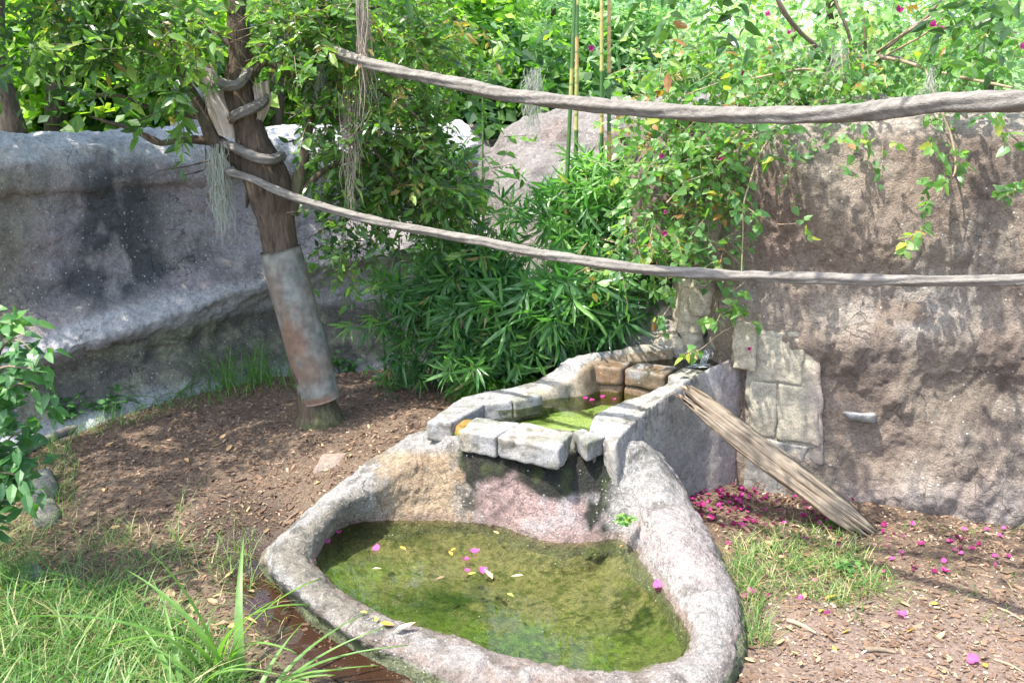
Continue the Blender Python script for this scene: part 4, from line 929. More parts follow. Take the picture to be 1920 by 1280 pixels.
# ------------------------------------------------------------------ leaning log
def log():
    top, bot = PZ(1296, 735, .93), G(1640, 998); t0 = bot * .5 + top * .5; t0[2] = 0
    ax = bot - top; L = np.linalg.norm(ax); a = ax / L; side = np.cross(a, [0, 0, 1.]); side /= np.linalg.norm(side); nn = np.cross(side, a); nn = nn if nn[2] > 0 else -nn
    side = side if side[1] < 0 else -side               # towards the viewer
    def slab(w0, w1, th, off, s0, s1, seed, jag, nm, no=0):
        n, m = 150, 64; an = np.linspace(0, 2 * np.pi, m, endpoint=False); S = np.linspace(s0, s1, n)
        x = np.sign(np.cos(an)) * np.abs(np.cos(an)) ** .55; y = np.sign(np.sin(an)) * np.abs(np.sin(an)) ** .55
        tp = np.interp(S, [s0, s0 + .06, .45, s1 - .2, s1], [w0 * .55, w0, (w0 + w1) / 2 * 1.08, w1, w1 * .35])
        thk = th * np.interp(S, [s0, s0 + .15, s1 - .15, s1], [.35, 1, 1, .45])
        c0 = top + ax * S[:, None] + side * np.interp(S, [0, 1], off)[:, None] + nn * no
        gr = np.stack([np.cos(an)[None] * 3 + 0 * S[:, None], np.sin(an)[None] * 3 + 0 * S[:, None], S[:, None] * 2.2 + 0 * an[None]], -1)
        rid = fbm(gr, 1.6, 4, seed) * .02 + (np.abs(fbm(gr * [1, 1, .5], 4, 4, seed + 1)) - .2) * .012
        Gd = c0[:, None] + side * (x[None] * tp[:, None] + np.sign(x)[None] * rid)[..., None] + nn * (y[None] * thk[:, None] + rid)[..., None]
        e = (sstep(s0 + .07, s0, S) * -1 + sstep(s1 - .07, s1, S))[:, None] * fbm(gr * [1, 1, 0], 3, 3, seed + 5) * jag; Gd = Gd + a * e[..., None]
        V = Gd.reshape(-1, 3); f = fbm(gr * [1, 1, .3], 4, 4, seed + 8).reshape(-1); f2 = fbm(gr, 1.3, 3, seed + 9).reshape(-1)
        c = mixc((.21, .165, .115), (.31, .26, .195), f * .7 + .5); c = mixc(c, (.09, .062, .04), sstep(.08, .4, f)); sd = np.tile(x, n) ; up = np.tile(y, n)
        g = sstep(.1, -.5, sd + f2 * .6) * sstep(.35, .6, np.repeat(S, m)); c = mixc(c, (.075, .072, .055), np.clip(g, 0, 1) * .9)
        c = mixc(c, (.22, .15, .10), sstep(.3, -.6, up) * .6)
        k = len(V); V = np.concatenate([V, Gd[0].mean(0)[None], Gd[-1].mean(0)[None]]); c = np.concatenate([c, [(.3, .22, .14)] * 2]); j = np.arange(m); j2 = (j + 1) % m; b = (n - 1) * m
        Fl = [gridfaces(n, m, cm=True), np.stack([j2, j, np.full(m, k)], 1), np.stack([b + j, b + j2, np.full(m, k + 1)], 1)]
        return mesh(nm, V, [Fl[0], np.concatenate(Fl[1:])], M_log, True, None, c)
    t = empty('weathered_log', t0, 'long split weathered log leaning from the planter wall down to the ground', 'log')
    obj('split_timber', slab(.075, .10, .045, (.0, -.01), -.02, 1.0, 5, .10, 'split_timber'), t)
    obj('splinter', slab(.045, .06, .042, (.06, .07), .0, .95, 15, .14, 'splinter', -.052), t)
    obj('splinter', slab(.025, .035, .022, (.085, .10), .16, .62, 25, .1, 'splinter', -.08), t)
log()

# ------------------------------------------------------------------ bamboo
def bamboo():
    rg = np.random.default_rng(31); t = empty('bamboo_clump', G(900, 730), 'dense green bamboo clump behind the stone planter with long drooping leaves', 'bamboo')
    def culm(pts, r, green=1, n=None):
        P = [PY(*p) if isinstance(p, tuple) else p for p in pts]; L = sum(np.linalg.norm(P[i + 1] - P[i]) for i in range(len(P) - 1)); m = int(max(60, L * 60))
        nodes = .26; rr = lambda a, s, Gx: .0035 * np.exp(-(((s * L) % nodes - nodes / 2) / .008) ** 2)
        V, Fl = tube(P, r, 10, m, 0, rough=rr); s = np.repeat(np.linspace(0, 1, m), 10) * L; s = np.concatenate([s, s[:1], s[-1:]])
        k = np.floor(s / nodes + .5); h = _h(k.astype(np.int64), np.full(len(k), int(P[0][0] * 100)).astype(np.int64), np.zeros(len(k), np.int64), 3)
        c = mixc((.05, .12, .035), (.10, .19, .045), h)
        if green < 1: c = mixc(c, mixc((.42, .38, .13), (.50, .30, .13), sstep(.5, .8, h)), np.where(h > green, .9, 0) * sstep(0, .1, (s % nodes) / nodes))
        obj('cane', mesh('cane', V, Fl, M_culm, True, None, c), t)
    for px0, py0, px1, py1, Y, g in [(1060,430,1080,-60,8.1,.45),(1079,420,1083,-60,8.25,.4),(1128,420,1128,-60,8.3,.35),(1142,420,1142,-60,8.35,.5)]:
        culm([(px0, py0 + 230, Y), (px0, py0, Y), ((px0 + px1) / 2, (py0 + py1) / 2, Y), (px1, py1, Y)], [.02, .019, .017, .014], g)
    for px0, px1, Y0, v1 in [(752,748,8.2,440),(776,790,8.3,470),(725,712,8.3,500),(845,850,8.0,560),(820,780,8.1,540),(900,880,7.9,520),(1005,1000,7.75,520),(1100,1120,7.75,430),(1122,1150,7.8,400),(1150,1170,7.9,420),(955,930,8.0,430),(880,882,9.2,380),(835,700,8.2,560),(1060,1050,7.8,420),(905,905,9.0,160),(1135,1100,7.85,380)]:
        b = PY(px0, 745, Y0); b[2] = float(gz(b[0], b[1])) - .03; culm([b, (px0 * .6 + px1 * .4, (745 + v1) / 2 + 30, Y0 - .05), (px1, v1, Y0)], [.013, .012, .007])
    P = []
    tm = leaf_tmpl(.13, .02, .16); tm[0][3][1] *= 1.15; tm[0][4][1] *= 1.15
    def fans(c, r, n, nc, ls=.21, k=8, tb=.45, cr=.1, tv=.2):
        C, o = clumpy(rg, c, r, n, nc, cr); ax = o * .7 + rg.normal(size=(n, 3)) * .5; ax[:, 1] -= .35; ax[:, 2] -= .1; ax /= np.linalg.norm(ax, axis=1, keepdims=True)
        e1 = np.cross(ax, rg.normal(size=(n, 3))); e1 /= np.linalg.norm(e1, axis=1, keepdims=True); e2 = np.cross(ax, e1); tw = rg.normal(tb, tv, n)
        for i in range(k):
            th = 2 * np.pi * i / k + rg.normal(0, .25, n); op = rg.uniform(.5, 1.15, n)
            d = ax * np.cos(op)[:, None] + (e1 * np.cos(th)[:, None] + e2 * np.sin(th)[:, None]) * np.sin(op)[:, None]; d[:, 2] -= .28
            nn = np.cross(d, np.cross(ax, d)) + rg.normal(size=(n, 3)) * .3
            P.append((C + d * .02 + ax * (rg.uniform(-.05, .05, n))[:, None], d, nn, ls * rg.uniform(.6, 1.25, n), np.clip(tw + rg.normal(0, .07, n), 0, 1)))
    fans(PY(980, 600, 7.75), (.72, .35, .40), 350, 66); fans(PY(960, 520, 7.85), (.8, .3, .22), 240, 44, tb=.5); fans(PY(920, 660, 7.5), (.28, .2, .22), 110, 18, tb=.62)
    fans(PY(1040, 560, 7.4), (.42, .2, .22), 80, 16, tb=.5, ls=.25, k=10); fans(PY(1140, 560, 7.6), (.28, .25, .3), 110, 18, tb=.35)
    fans(PY(745, 620, 8.1), (.28, .25, .55), 90, 24, ls=.17, tb=.55); fans(PY(840, 560, 8.1), (.35, .3, .35), 100, 22, ls=.18)
    fans(PY(1110, 405, 8.2), (.45, .3, .25), 210, 40, tb=.6); fans(PY(1150, 340, 8.3), (.36, .3, .22), 170, 26, tb=.85, ls=.18); fans(PY(950, 395, 8.3), (.16, .2, .10), 24, 6, tb=.7)
    fans(PY(870, 480, 8.2), (.35, .25, .25), 90, 18, tb=.6, ls=.18); fans(PY(860, 370, 8.4), (.12, .15, .3), 26, 6, tb=.7)
    fans(PY(820, 690, 8.0), (.5, .25, .14), 80, 18, tb=.2, ls=.15); fans(PY(1180, 450, 8.0), (.25, .2, .2), 60, 12, tb=.3)
    arr = [np.concatenate([q[i] for q in P]) for i in range(5)]
    arr[4] = np.where(rg.uniform(size=len(arr[4])) < .02, 1.0, np.minimum(arr[4], .95))
    single_leaves(tm, 'leaf', arr, M_leafB, t, 300)
bamboo()

# ------------------------------------------------------------------ bougainvillea
def bract_mesh(tint=.6, s=1.0):
    P, Q = [], []
    for k in range(3):
        A = k * 2.094; tm = leaf_tmpl(.75, .12, -.25); F3 = np.array([[math.cos(A) * .75, math.sin(A) * .75, .66], [-math.sin(A), math.cos(A), 0], [-math.cos(A) * .66, -math.sin(A) * .66, .75]])
        P.append(((tm[0] @ F3) * s, [tm[1], tm[2]]))
    V, Fl = join(P); return mesh('bract', V, Fl, M_petal, True, {'tint': np.full(len(V), tint)})
def bougainvillea():
    rg = np.random.default_rng(41); t = empty('flowering_vine', PY(1600, 165, 7.4), 'sprawling flowering vine bush with magenta flowers trailing over the brown wall', 'vine')
    S = lambda pts, r, **k: branch(t, [PY(*p) for p in pts], r, name='stem', mat=M_palewood, bump=.002, **k)
    D = lambda pts, r, **k: branch(t, [PY(*p) for p in pts], r, name='stem', mat=M_twig, bump=.003, **k)
    D([(1580,175,7.4),(1590,135,7.35),(1620,112,7.3),(1660,108,7.2),(1700,115,7.1),(1735,128,7.0)], [.035, .03, .025, .02, .018, .015])
    D([(1625,165,7.4),(1630,130,7.35),(1650,100,7.3),(1700,60,7.3),(1740,30,7.2),(1790,-40,7.2)], [.03, .025, .02, .016, .014, .01])
    S([(1575,107,7.3),(1620,106,7.2),(1680,112,7.1),(1740,130,6.9),(1800,145,6.7),(1850,155,6.4),(1900,165,6.2)], [.013, .013, .013, .012, .011, .01, .008])
    D([(1595,150,7.4),(1540,95,7.2),(1500,60,7.1),(1470,20,7.0),(1440,-40,7.0)], [.022, .018, .016, .015, .013]); D([(1485,80,7.2),(1487,50,7.2),(1465,20,7.2),(1450,-20,7.2)], [.016, .014, .012, .01])
    D([(1610,150,7.4),(1590,60,7.3),(1565,0,7.3),(1550,-50,7.3)], [.018, .014, .012, .01]); D([(1625,120,7.3),(1620,50,7.3),(1610,-30,7.3)], [.012, .01, .008])
    S([(1640,100,7.3),(1700,60,7.1),(1760,25,7),(1830,-10,6.9)], [.009, .008, .007, .006]); S([(1660,105,7.2),(1740,60,6.9),(1780,20,6.8)], [.009, .007, .006])
    S([(1590,160,7.2),(1560,145,7.1),(1510,130,7.0),(1450,140,7.0),(1400,150,7)], [.008] * 5); S([(1560,250,6.8),(1500,215,6.9),(1480,180,7)], [.006] * 3)
    S([(1440,262,6.7),(1420,300,6.65),(1405,345,6.6),(1394,385,6.55),(1393,440,6.55),(1390,520,6.5)], [.008, .007, .007, .006, .005, .004])
    S([(1394,385,6.55),(1425,405,6.5),(1455,420,6.5),(1505,418,6.45)], [.005, .004, .004, .003])
    S([(1735,130,6.6),(1760,200,6.35),(1780,245,6.3),(1790,290,6.25),(1790,325,6.2),(1770,350,6.2),(1745,385,6.2)], [.007, .007, .007, .007, .006, .005, .003])
    S([(1875,170,5.9),(1880,215,5.8),(1890,250,5.75),(1915,275,5.7)], [.005, .005, .004, .003]); S([(1385,250,6.9),(1350,290,6.8),(1290,340,6.8),(1250,380,6.8)], [.006] * 4)
    S([(1280,540,6.9),(1265,560,6.85),(1245,590,6.8),(1235,600,6.8)], [.004] * 4); S([(1395,600,6.75),(1350,625,6.7),(1320,650,6.7),(1297,665,6.7)], [.004, .004, .003, .003]); S([(1300,430,6.9),(1360,470,6.8),(1400,520,6.7),(1360,560,6.7),(1395,600,6.75)], [.004] * 5)
    S([(1200,400,7.3),(1215,430,7.2),(1222,470,7.1)], [.003] * 3); S([(1270,500,6.9),(1330,490,6.9),(1340,460,6.9)], [.003] * 3)
    tm = leaf_tmpl(.66, .05, .14, heart=1); P = []
    def add(c, r, n, nc, k=5, ls=.062, cr=.12, tb=.5, tl=.2, droop=.4):
        C, o = clumpy(rg, c, r, n, nc, cr); p, d, nn, s, tw = sprays(rg, C, o * .6, k, tl, ls, droop, up=.5)
        P.append((p, d, nn, s, np.clip(np.tile(rg.normal(tb, .22, len(C)), k) + rg.normal(0, .08, len(p)), 0, 1), tw))
    add(PY(1500, 60, 7.6), (1.1, .6, .35), 210, 50); add(PY(1350, 150, 7.3), (.7, .4, .25), 190, 34, tb=.6); add(PY(1750, 80, 7.2), (.8, .5, .35), 160, 40); add(PY(1480, 175, 7.1), (.5, .3, .12), 80, 18)
    add(PY(1230, 230, 7.5), (.32, .3, .2), 100, 18, tb=.65); add(PY(1260, 320, 7.1), (.42, .22, .24), 140, 26, tb=.55); add(PY(1330, 270, 6.9), (.38, .18, .12), 90, 16)
    add(PY(1230, 430, 6.95), (.35, .18, .20), 80, 18, tb=.6); add(PY(1330, 340, 6.75), (.22, .15, .15), 46, 9); add(PY(1290, 470, 6.8), (.22, .12, .07), 40, 8)
    add(PY(1200, 460, 7.0), (.25, .1, .04), 26, 8, tb=.7); add(PY(1500, 262, 6.6), (.25, .08, .05), 26, 7); add(PY(1330, 400, 6.85), (.2, .12, .12), 30, 7, tb=.7)
    add(PY(1875, 60, 6.4), (.35, .4, .3), 90, 14, ls=.075); add(PY(1690, 232, 6.45), (.3, .08, .03), 12, 4); add(PY(1550, 120, 7.0), (.4, .3, .2), 60, 12); add(PY(1640, 190, 6.9), (.5, .2, .06), 30, 10)
    # single sprays on the hanging runners
    for (px, py, Y, n, r) in [(1755, 270, 6.2, 3, .05), (1775, 310, 6.15, 4, .06), (1760, 345, 6.15, 3, .05), (1745, 375, 6.15, 2, .03), (1705, 450, 6.2, 3, .035), (1728, 415, 6.2, 1, .02), (1860, 215, 5.7, 2, .04), (1885, 270, 5.65, 3, .06), (1905, 365, 5.7, 4, .06), (1915, 330, 5.7, 1, .03),
                             (1262, 535, 6.8, 2, .03), (1270, 555, 6.75, 2, .03), (1235, 600, 6.75, 3, .03), (1340, 590, 6.65, 3, .05), (1375, 585, 6.65, 3, .05), (1400, 600, 6.65, 2, .04), (1385, 555, 6.65, 3, .04), (1297, 655, 6.65, 3, .035), (1394, 395, 6.5, 1, .02), (1460, 290, 6.5, 3, .06), (1500, 418, 6.4, 2, .03)]:
        add(PY(px, py, Y), (r, .03, r), n, n, k=5, cr=.015, tl=.09, ls=.072, tb=.6)
    arr = [np.concatenate([q[i] for q in P]) for i in range(5)]
    single_leaves(tm, 'leaf', arr, M_leafC, t, 300)
    tag(obj('twigs', twigs_mesh('twigs', np.concatenate([q[5][0] for q in P]), np.concatenate([q[5][1] for q in P]), .0028, M_palewood), t), kind='stuff')
    bm = [bract_mesh(x) for x in (.35, .6, .9)]
    for i, (px, py, Y, s) in enumerate([(1684,22,6.8,.05),(1746,48,6.5,.05),(1760,55,6.5,.055),(1393,142,7.0,.042),(1547,163,6.9,.045),(1240,291,6.9,.045),(1348,298,6.7,.05),(1245,438,6.8,.04),(1247,396,6.9,.03),(1174,215,7.4,.035),(1108,92,8.2,.05),(1438,25,7.1,.04),(1262,170,7.2,.03),(1478,62,7.0,.03),(1915,85,6.3,.05),(1404,655,6.6,.03)]):
        o = bpy.data.objects.new('flower', bm[i % 3]); COL.objects.link(o); o.parent = t; o.matrix_parent_inverse = Matrix.Translation(-Vector(t.location))
        o.matrix_basis = Matrix.Translation(Vector(PY(px, py, Y))) @ Matrix.Rotation(R(60 + 20 * (i % 3)), 4, 'X') @ Matrix.Rotation(i * 1.3, 4, 'Z') @ Matrix.Scale(s, 4)
bougainvillea()

# ------------------------------------------------------------------ background trees and shrubs
def bgtree(name, label, c, r, n, nc, ls, mat, trunk=None, tb=.5, tmpl=None, cr=.35, seed=0, cat='tree', k=6, group='trees and bushes behind the walls', tl=.4, tv=.25, extra=()):
    rg = np.random.default_rng(seed); c = np.asarray(c, float); base = np.array(trunk[0][:3] if trunk else [c[0], c[1], c[2] - r[2]]); t = empty(name, base, label, cat, group)
    P = []
    for (cc, rr, nn_, nk) in [(c, r, n, nc)] + list(extra):
        C, o = clumpy(rg, cc, rr, nn_, nk, cr); p, d, nn, s, tw = sprays(rg, C, o * .5, k, tl, ls, .3)
        P.append((p, d, nn, s, np.clip(np.tile(rg.normal(tb, tv, len(C)), k) + rg.normal(0, .1, len(p)), 0, 1)))
    arr = [np.concatenate([q[i] for q in P]) for i in range(5)]
    tag(obj('foliage', leaves_mesh('foliage', tmpl or small_tmpl(.5), *arr, mat), t), kind='stuff')
    if trunk:
        V, Fl = tube([q[:3] for q in trunk], [q[3] for q in trunk], 14, None, .02, 4, seed); obj('trunk', mesh('trunk', V, Fl, M_bark, True, None, barkcol(V, seed, (.10, .08, .06), (.045, .036, .028))), t)
    return t
def tk(pts): return [tuple(PY(a, b, Y)) + (r,) for a, b, Y, r in pts]
def gtk(pts):                                   # first point sunk to the bank
    q = tk(pts); f = q[0]; return [(f[0], f[1], 2.0, f[3])] + q
big = small_tmpl(.8)
bgtree('tree', 'tree at the far left edge with a dark leaning trunk and broad bright leaves', PY(40, 130, 12.5), (1.7, .6, .85), 1000, 120, .20, M_leafD, gtk([(25,245,11,.15),(8,180,11,.13),(-10,90,11,.11),(0,-80,11,.09)]), .75, big, seed=201)
bgtree('tree', 'tree with a short dark upright trunk behind the left wall', PY(250, 130, 13), (1.6, .9, .9), 1100, 120, .20, M_leafD, gtk([(108,245,11.4,.15),(108,180,11.4,.13),(112,110,11.4,.11),(118,0,11.4,.09),(120,-80,11.4,.09)]), .7, big, seed=202)
bgtree('bush', 'bluish green broad leaved bush behind the middle of the left wall', PY(270, 190, 11.8), (.7, .4, .4), 160, 30, .2, M_leafD, None, .15, big, seed=203, cat='bush')
bgtree('tree', 'shady tree behind the leaning trunk', PY(450, 120, 13), (1.5, .9, 1.0), 900, 100, .15, M_leafD, gtk([(520,240,12.6,.1),(515,100,12.6,.1),(500,-60,12.6,.08)]), .4, None, seed=204)
bgtree('tree', 'bright green tree behind the tree crown, left of the bamboo canes', PY(760, 60, 14), (1.8, 1, 1.3), 1300, 130, .16, M_leafD, gtk([(800,220,14,.12),(790,60,14,.1),(780,-80,14,.08)]), .62, None, seed=205)
bgtree('bush', 'dark broad leaved bush behind the dip in the back wall', PY(950, 205, 13), (1.1, .6, .5), 520, 60, .17, M_leafD, None, .1, big, seed=206, cat='bush', tv=.15)
bgtree('tree', 'feathery pale green tree behind the bamboo canes', PY(1010, 60, 15), (2.0, 1, 1.1), 1900, 150, .26, M_leafE, gtk([(985,215,14.5,.07),(1020,120,14.5,.05),(1035,50,14.5,.04),(1040,-50,14.5,.04)]), .6, small_tmpl(.16), seed=207)
bgtree('tree', 'blue green leafy tree right of the bamboo canes', PY(1210, 110, 15), (1.1, .9, 1.0), 900, 110, .17, M_leafE, gtk([(1200,240,15,.1),(1200,60,15,.08)]), .3, None, seed=208)
bgtree('tree', 'tall pale tree behind the flowering vine on the right', PY(1600, 20, 13.5), (2.6, 1, .9), 620, 90, .15, M_leafE, gtk([(1560,170,13.5,.1),(1560,-30,13.5,.08)]), .8, None, seed=209)
bgtree('tree', 'pale tree at the far right behind the flowering vine', PY(1880, 60, 11), (1.2, .8, .8), 600, 70, .12, M_leafE, gtk([(1850,170,11,.07),(1850,-30,11,.06)]), .6, None, seed=210)
bgtree('tree', 'distant tree filling the skyline at the left', (-9, 24, 5.2), (5.5, 2, 3.2), 1900, 150, .42, M_leafD, [(-9,24,2,.3),(-9,24,4,.25),(-8.6,24,7,.2)], .75, None, cr=.7, seed=211, tl=.8)
bgtree('tree', 'distant tree filling the skyline in the middle', (0, 26, 4.8), (5, 2, 3.0), 1700, 140, .42, M_leafE, [(0,26,2,.3),(0,26,4,.25),(.4,26,7,.2)], .6, None, cr=.7, seed=212, tl=.8)
bgtree('tree', 'distant bright tree low behind the flowering vine', (9, 25, 2.9), (5, 2, 1.9), 900, 120, .42, M_leafE, [(8,25,2,.3),(8,25,4,.25),(8,25,5,.2)], .85, None, cr=.7, seed=213, tl=.8)
# overhanging crowns whose lower leaves hang into the top of the picture; they dapple the ground
bgtree('shade_tree', 'dark leaved tree overhanging the top left corner', (-5.3, 5.3, 4.9), (1.6, 1.4, .6), 700, 70, .10, M_leafA, [(-6.4,4.6,0,.2),(-6.2,4.7,2,.17),(-5.6,5,4.5,.12)], .3, leaf_tmpl(.42), cr=.22, seed=221, extra=[(PY(100, -10, 6.6), (.5, .3, .14), 100, 20), (PY(10, 60, 6.6), (.14, .2, .2), 40, 9), (np.array([-3.6, 6.2, 4.6]), (.5, .5, .3), 50, 8)], group='trees arching overhead', tl=.26)
bgtree('shade_tree', 'loose tree overhanging the top right of the view', (1.6, 5.0, 5.2), (1.7, 1.2, .6), 170, 34, .10, M_leafA, [(6.2,4.0,0,.2),(6.0,4.1,2.4,.16),(4.6,4.5,4.9,.1),(2.2,5,5.2,.05)], .3, leaf_tmpl(.42), cr=.16, seed=222, extra=[(PY(1330, -10, 5.6), (.35, .25, .12), 30, 7), (PY(1890, -5, 5.2), (.2, .25, .1), 20, 5)], group='trees arching overhead', tl=.26)
# grey post behind the left wall
pp = [PY(350, 255, 11.2) - [0, 0, .5], PY(350, 200, 11.2), PY(352, 165, 11.2), PY(352, 150, 11.25)]
V, Fl = tube(pp, [.2, .185, .17, .10], 24, 50, .02, 5, 3); tag(obj('stone_post', mesh('stone_post', V, Fl, M_rock, True, {'speck': np.full(len(V), .6), 'wet': np.zeros(len(V))}, mixc((.33, .33, .34), (.42, .42, .42), .5 + .5 * fbm(V, 5, 3, 1)))), 'grey stone post standing behind the left wall beside the trunk', 'post')

# ------------------------------------------------------------------ left foreground shrub
def shrub():
    rg = np.random.default_rng(51); base = G(-40, 1010); t = empty('shrub', base, 'green shrub with compound leaves at the left edge of the picture', 'shrub'); A = []
    for i, pts in enumerate([[(-60,1000,5.2),(-30,800,5.1),(0,660,5.0),(40,640,4.9),(85,690,4.9)], [(-60,1000,5.2),(-20,880,5.0),(20,820,4.9),(70,800,4.85)], [(-60,1000,5.2),(-10,700,5.0),(10,610,5.0),(40,600,5.0)], [(-60,1000,5.2),(-20,900,4.9),(30,890,4.8),(60,930,4.8)], [(-50,1000,5.2),(0,760,4.8),(50,720,4.8),(90,760,4.8)], [(-60,1000,5.3),(-10,960,5.0),(10,900,5.0),(40,860,4.9)], [(-50,1000,5.2),(-10,720,4.8),(30,690,4.7),(60,690,4.7)], [(-60,1000,5.2),(-30,640,5),(0,590,5.1),(20,600,5)]]):
        P = [PY(*p) for p in pts]; branch(t, P, np.linspace(.010, .003, len(P)), name='stem', seg=6, mat=M_twig, bump=.001); Q = catmull(np.array(P), 26)
        for j in [x for x in range(6, 26)] + [x for x in range(10, 26)]:
            dd = Q[min(j + 1, 25)] - Q[j - 1]; sd = np.cross(dd, [0, 0, 1.]); sd /= np.linalg.norm(sd)
            for s in (-1, 1):
                d = dd / np.linalg.norm(dd) * .5 + sd * s * .8 + rg.normal(size=3) * .3 - np.array([0, 0, .35]); n = np.array([0, -.5, .8]) + rg.normal(size=3) * .3
                A.append((Q[j] + rg.normal(size=3) * .045, d, n, rg.uniform(.085, .14), rg.uniform(.1, .6) + (.35 if P[-1][2] > 1.75 else 0)))
    arr = [np.array([a[i] for a in A], float) for i in range(5)]; single_leaves(leaf_tmpl(.46, .05, .15), 'leaf', arr, M_leafF, t, 300)
shrub()

# ------------------------------------------------------------------ grass
def blades(rg, pos, h, w, lean, segs=4, curve=.6, dirs=None):
    n = len(pos); a = rg.uniform(0, 2 * np.pi, n) if dirs is None else dirs; d = np.stack([np.cos(a), np.sin(a), 0 * a], 1); s = np.stack([-np.sin(a), np.cos(a), 0 * a], 1)
    T = np.linspace(0, 1, segs + 1); rows = []
    for t in T:
        out = (lean * t + curve * t * t)[:, None] * h[:, None] * d; z = h * (t - .35 * curve * t ** 2.5 * 1.0)
        c = pos + out; c[:, 2] = pos[:, 2] + np.maximum(z, -.02); ww = w * (1 - t ** 1.6) * .5 + .0003
        rows.append(np.stack([c - s * ww[:, None], c + s * ww[:, None]], 1))
    V = np.stack(rows, 1).reshape(n, -1, 3); k = 2 * (segs + 1); Q = np.array([(2 * i, 2 * i + 1, 2 * i + 3, 2 * i + 2) for i in range(segs)])
    return V, (Q[None] + (np.arange(n) * k)[:, None, None]).reshape(-1, 4), k
def on_ground(rg, fn, n):
    """n random ground points inside the picture region accepted by fn(u, v)"""
    out = []
    while len(out) < n:
        m = n * 3; x = rg.uniform(-5.5, 5, m); y = rg.uniform(3.4, 9.8, m); z = gz(x, y); P = np.stack([x, y, z], 1); u, v, zz = proj(P)
        ok = fn(u, v, P) & ~inpoly(x, y, ring[::6, 4, :2]) & ~inpoly(x, y, PLANTER)
        out += list(P[ok])
    return np.array(out[:n])
def grass_patch(name, label, fn, n, h, w, seed, tb=.55, lean=.35, curve=.7, kind='stuff', cat=None, group=None, tv=.22, dry=.06):
    rg = np.random.default_rng(seed); P = on_ground(rg, fn, n); hh = h * rg.uniform(.35, 1.25, n); V, Fq, k = blades(rg, P, hh, w * rg.uniform(.6, 1.4, n), lean * rg.uniform(.2, 1.5, n), curve=curve * rg.uniform(.3, 1.4, n))
    tint = np.clip(rg.normal(tb, tv, n), 0, .88); tint = np.where(rg.uniform(size=n) < dry, rg.uniform(.93, 1, n), tint)
    o = obj(name, mesh(name, V.reshape(-1, 3), Fq, M_grass, True, {'tint': np.repeat(tint, k)})); tag(o, label, cat, group, kind); return o
f2d = lambda P, s=1.2, sd=5: fbm(np.stack([P[:, 0], P[:, 1], 0 * P[:, 0]], 1), s, 3, sd)
grass_patch('grass', 'fine green grass growing in the bottom left corner', lambda u, v, P: (u > -250) & (u < 480) & (v > 960) & ((v - 1000) * 1.1 - (u - 0) * .55 + 90 * f2d(P, 2.2) > 25) & (u < 430 + 60 * f2d(P, 4)) & (v < 1500), 7600, .20, .0055, 61, dry=.12, curve=1.0, lean=.4, tb=.45)
grass_patch('grass', 'broader grass blades among the fine grass at the bottom left', lambda u, v, P: (u > -200) & (u < 400) & (v > 1040) & ((v - 1050) - (u) * .35 > 0) & (v < 1480), 900, .30, .011, 62, tb=.62, dry=.05, curve=1.0)
grass_patch('grass', 'sparse seeding grass at the edge of the mulch', lambda u, v, P: (u > -50) & (u < 480) & (v > 930) & (v < 1120) & (f2d(P, 3) > -.05), 360, .24, .004, 63, tb=.7, curve=.9)
grass_patch('grass', 'patch of mixed grass right of the pond rim', lambda u, v, P: (((u - 1510) / 150) ** 2 + ((v - 1070) / 75) ** 2 + .9 * f2d(P, 4) < .9), 1100, .12, .0055, 64, dry=.34, curve=1.1, lean=.6)
grass_patch('grass', 'thin grass along the outside foot of the pond rim', lambda u, v, P: (np.abs(u - 1405 - (v - 1180) * .25) < 35) & (v > 1060) & (v < 1215), 260, .14, .005, 65, tb=.65)
grass_patch('grass', 'scattered grass blades near the foot of the log', lambda u, v, P: (u > 1480) & (u < 1920) & (v > 985) & (v < 1180) & (f2d(P, 5) > .15), 150, .13, .005, 66, tb=.6)
grass_patch('grass', 'short grass on the mulch edge below the left wall', lambda u, v, P: (((u - 105) / 45) ** 2 + ((v - 890) / 60) ** 2 < 1), 420, .11, .004, 67, tb=.5)
grass_patch('grass', 'green grass fringe behind the mulch edge at the foot of the left wall', lambda u, v, P: (u > 90) & (u < 560) & (np.abs(v - np.interp(u, [90, 220, 350, 520, 560], [835, 797, 758, 722, 716])) < 13), 900, .17, .006, 68, tb=.5)
grass_patch('grass', 'thin dry grass straggling out over the mulch from the left grass', lambda u, v, P: (u > 0) & (u < 540) & (v > 930) & (v < 1270) & ((v - 960) - (u) * .25 > -40), 700, .09, .004, 69, tb=.55, dry=.55, curve=1.3, lean=.9)
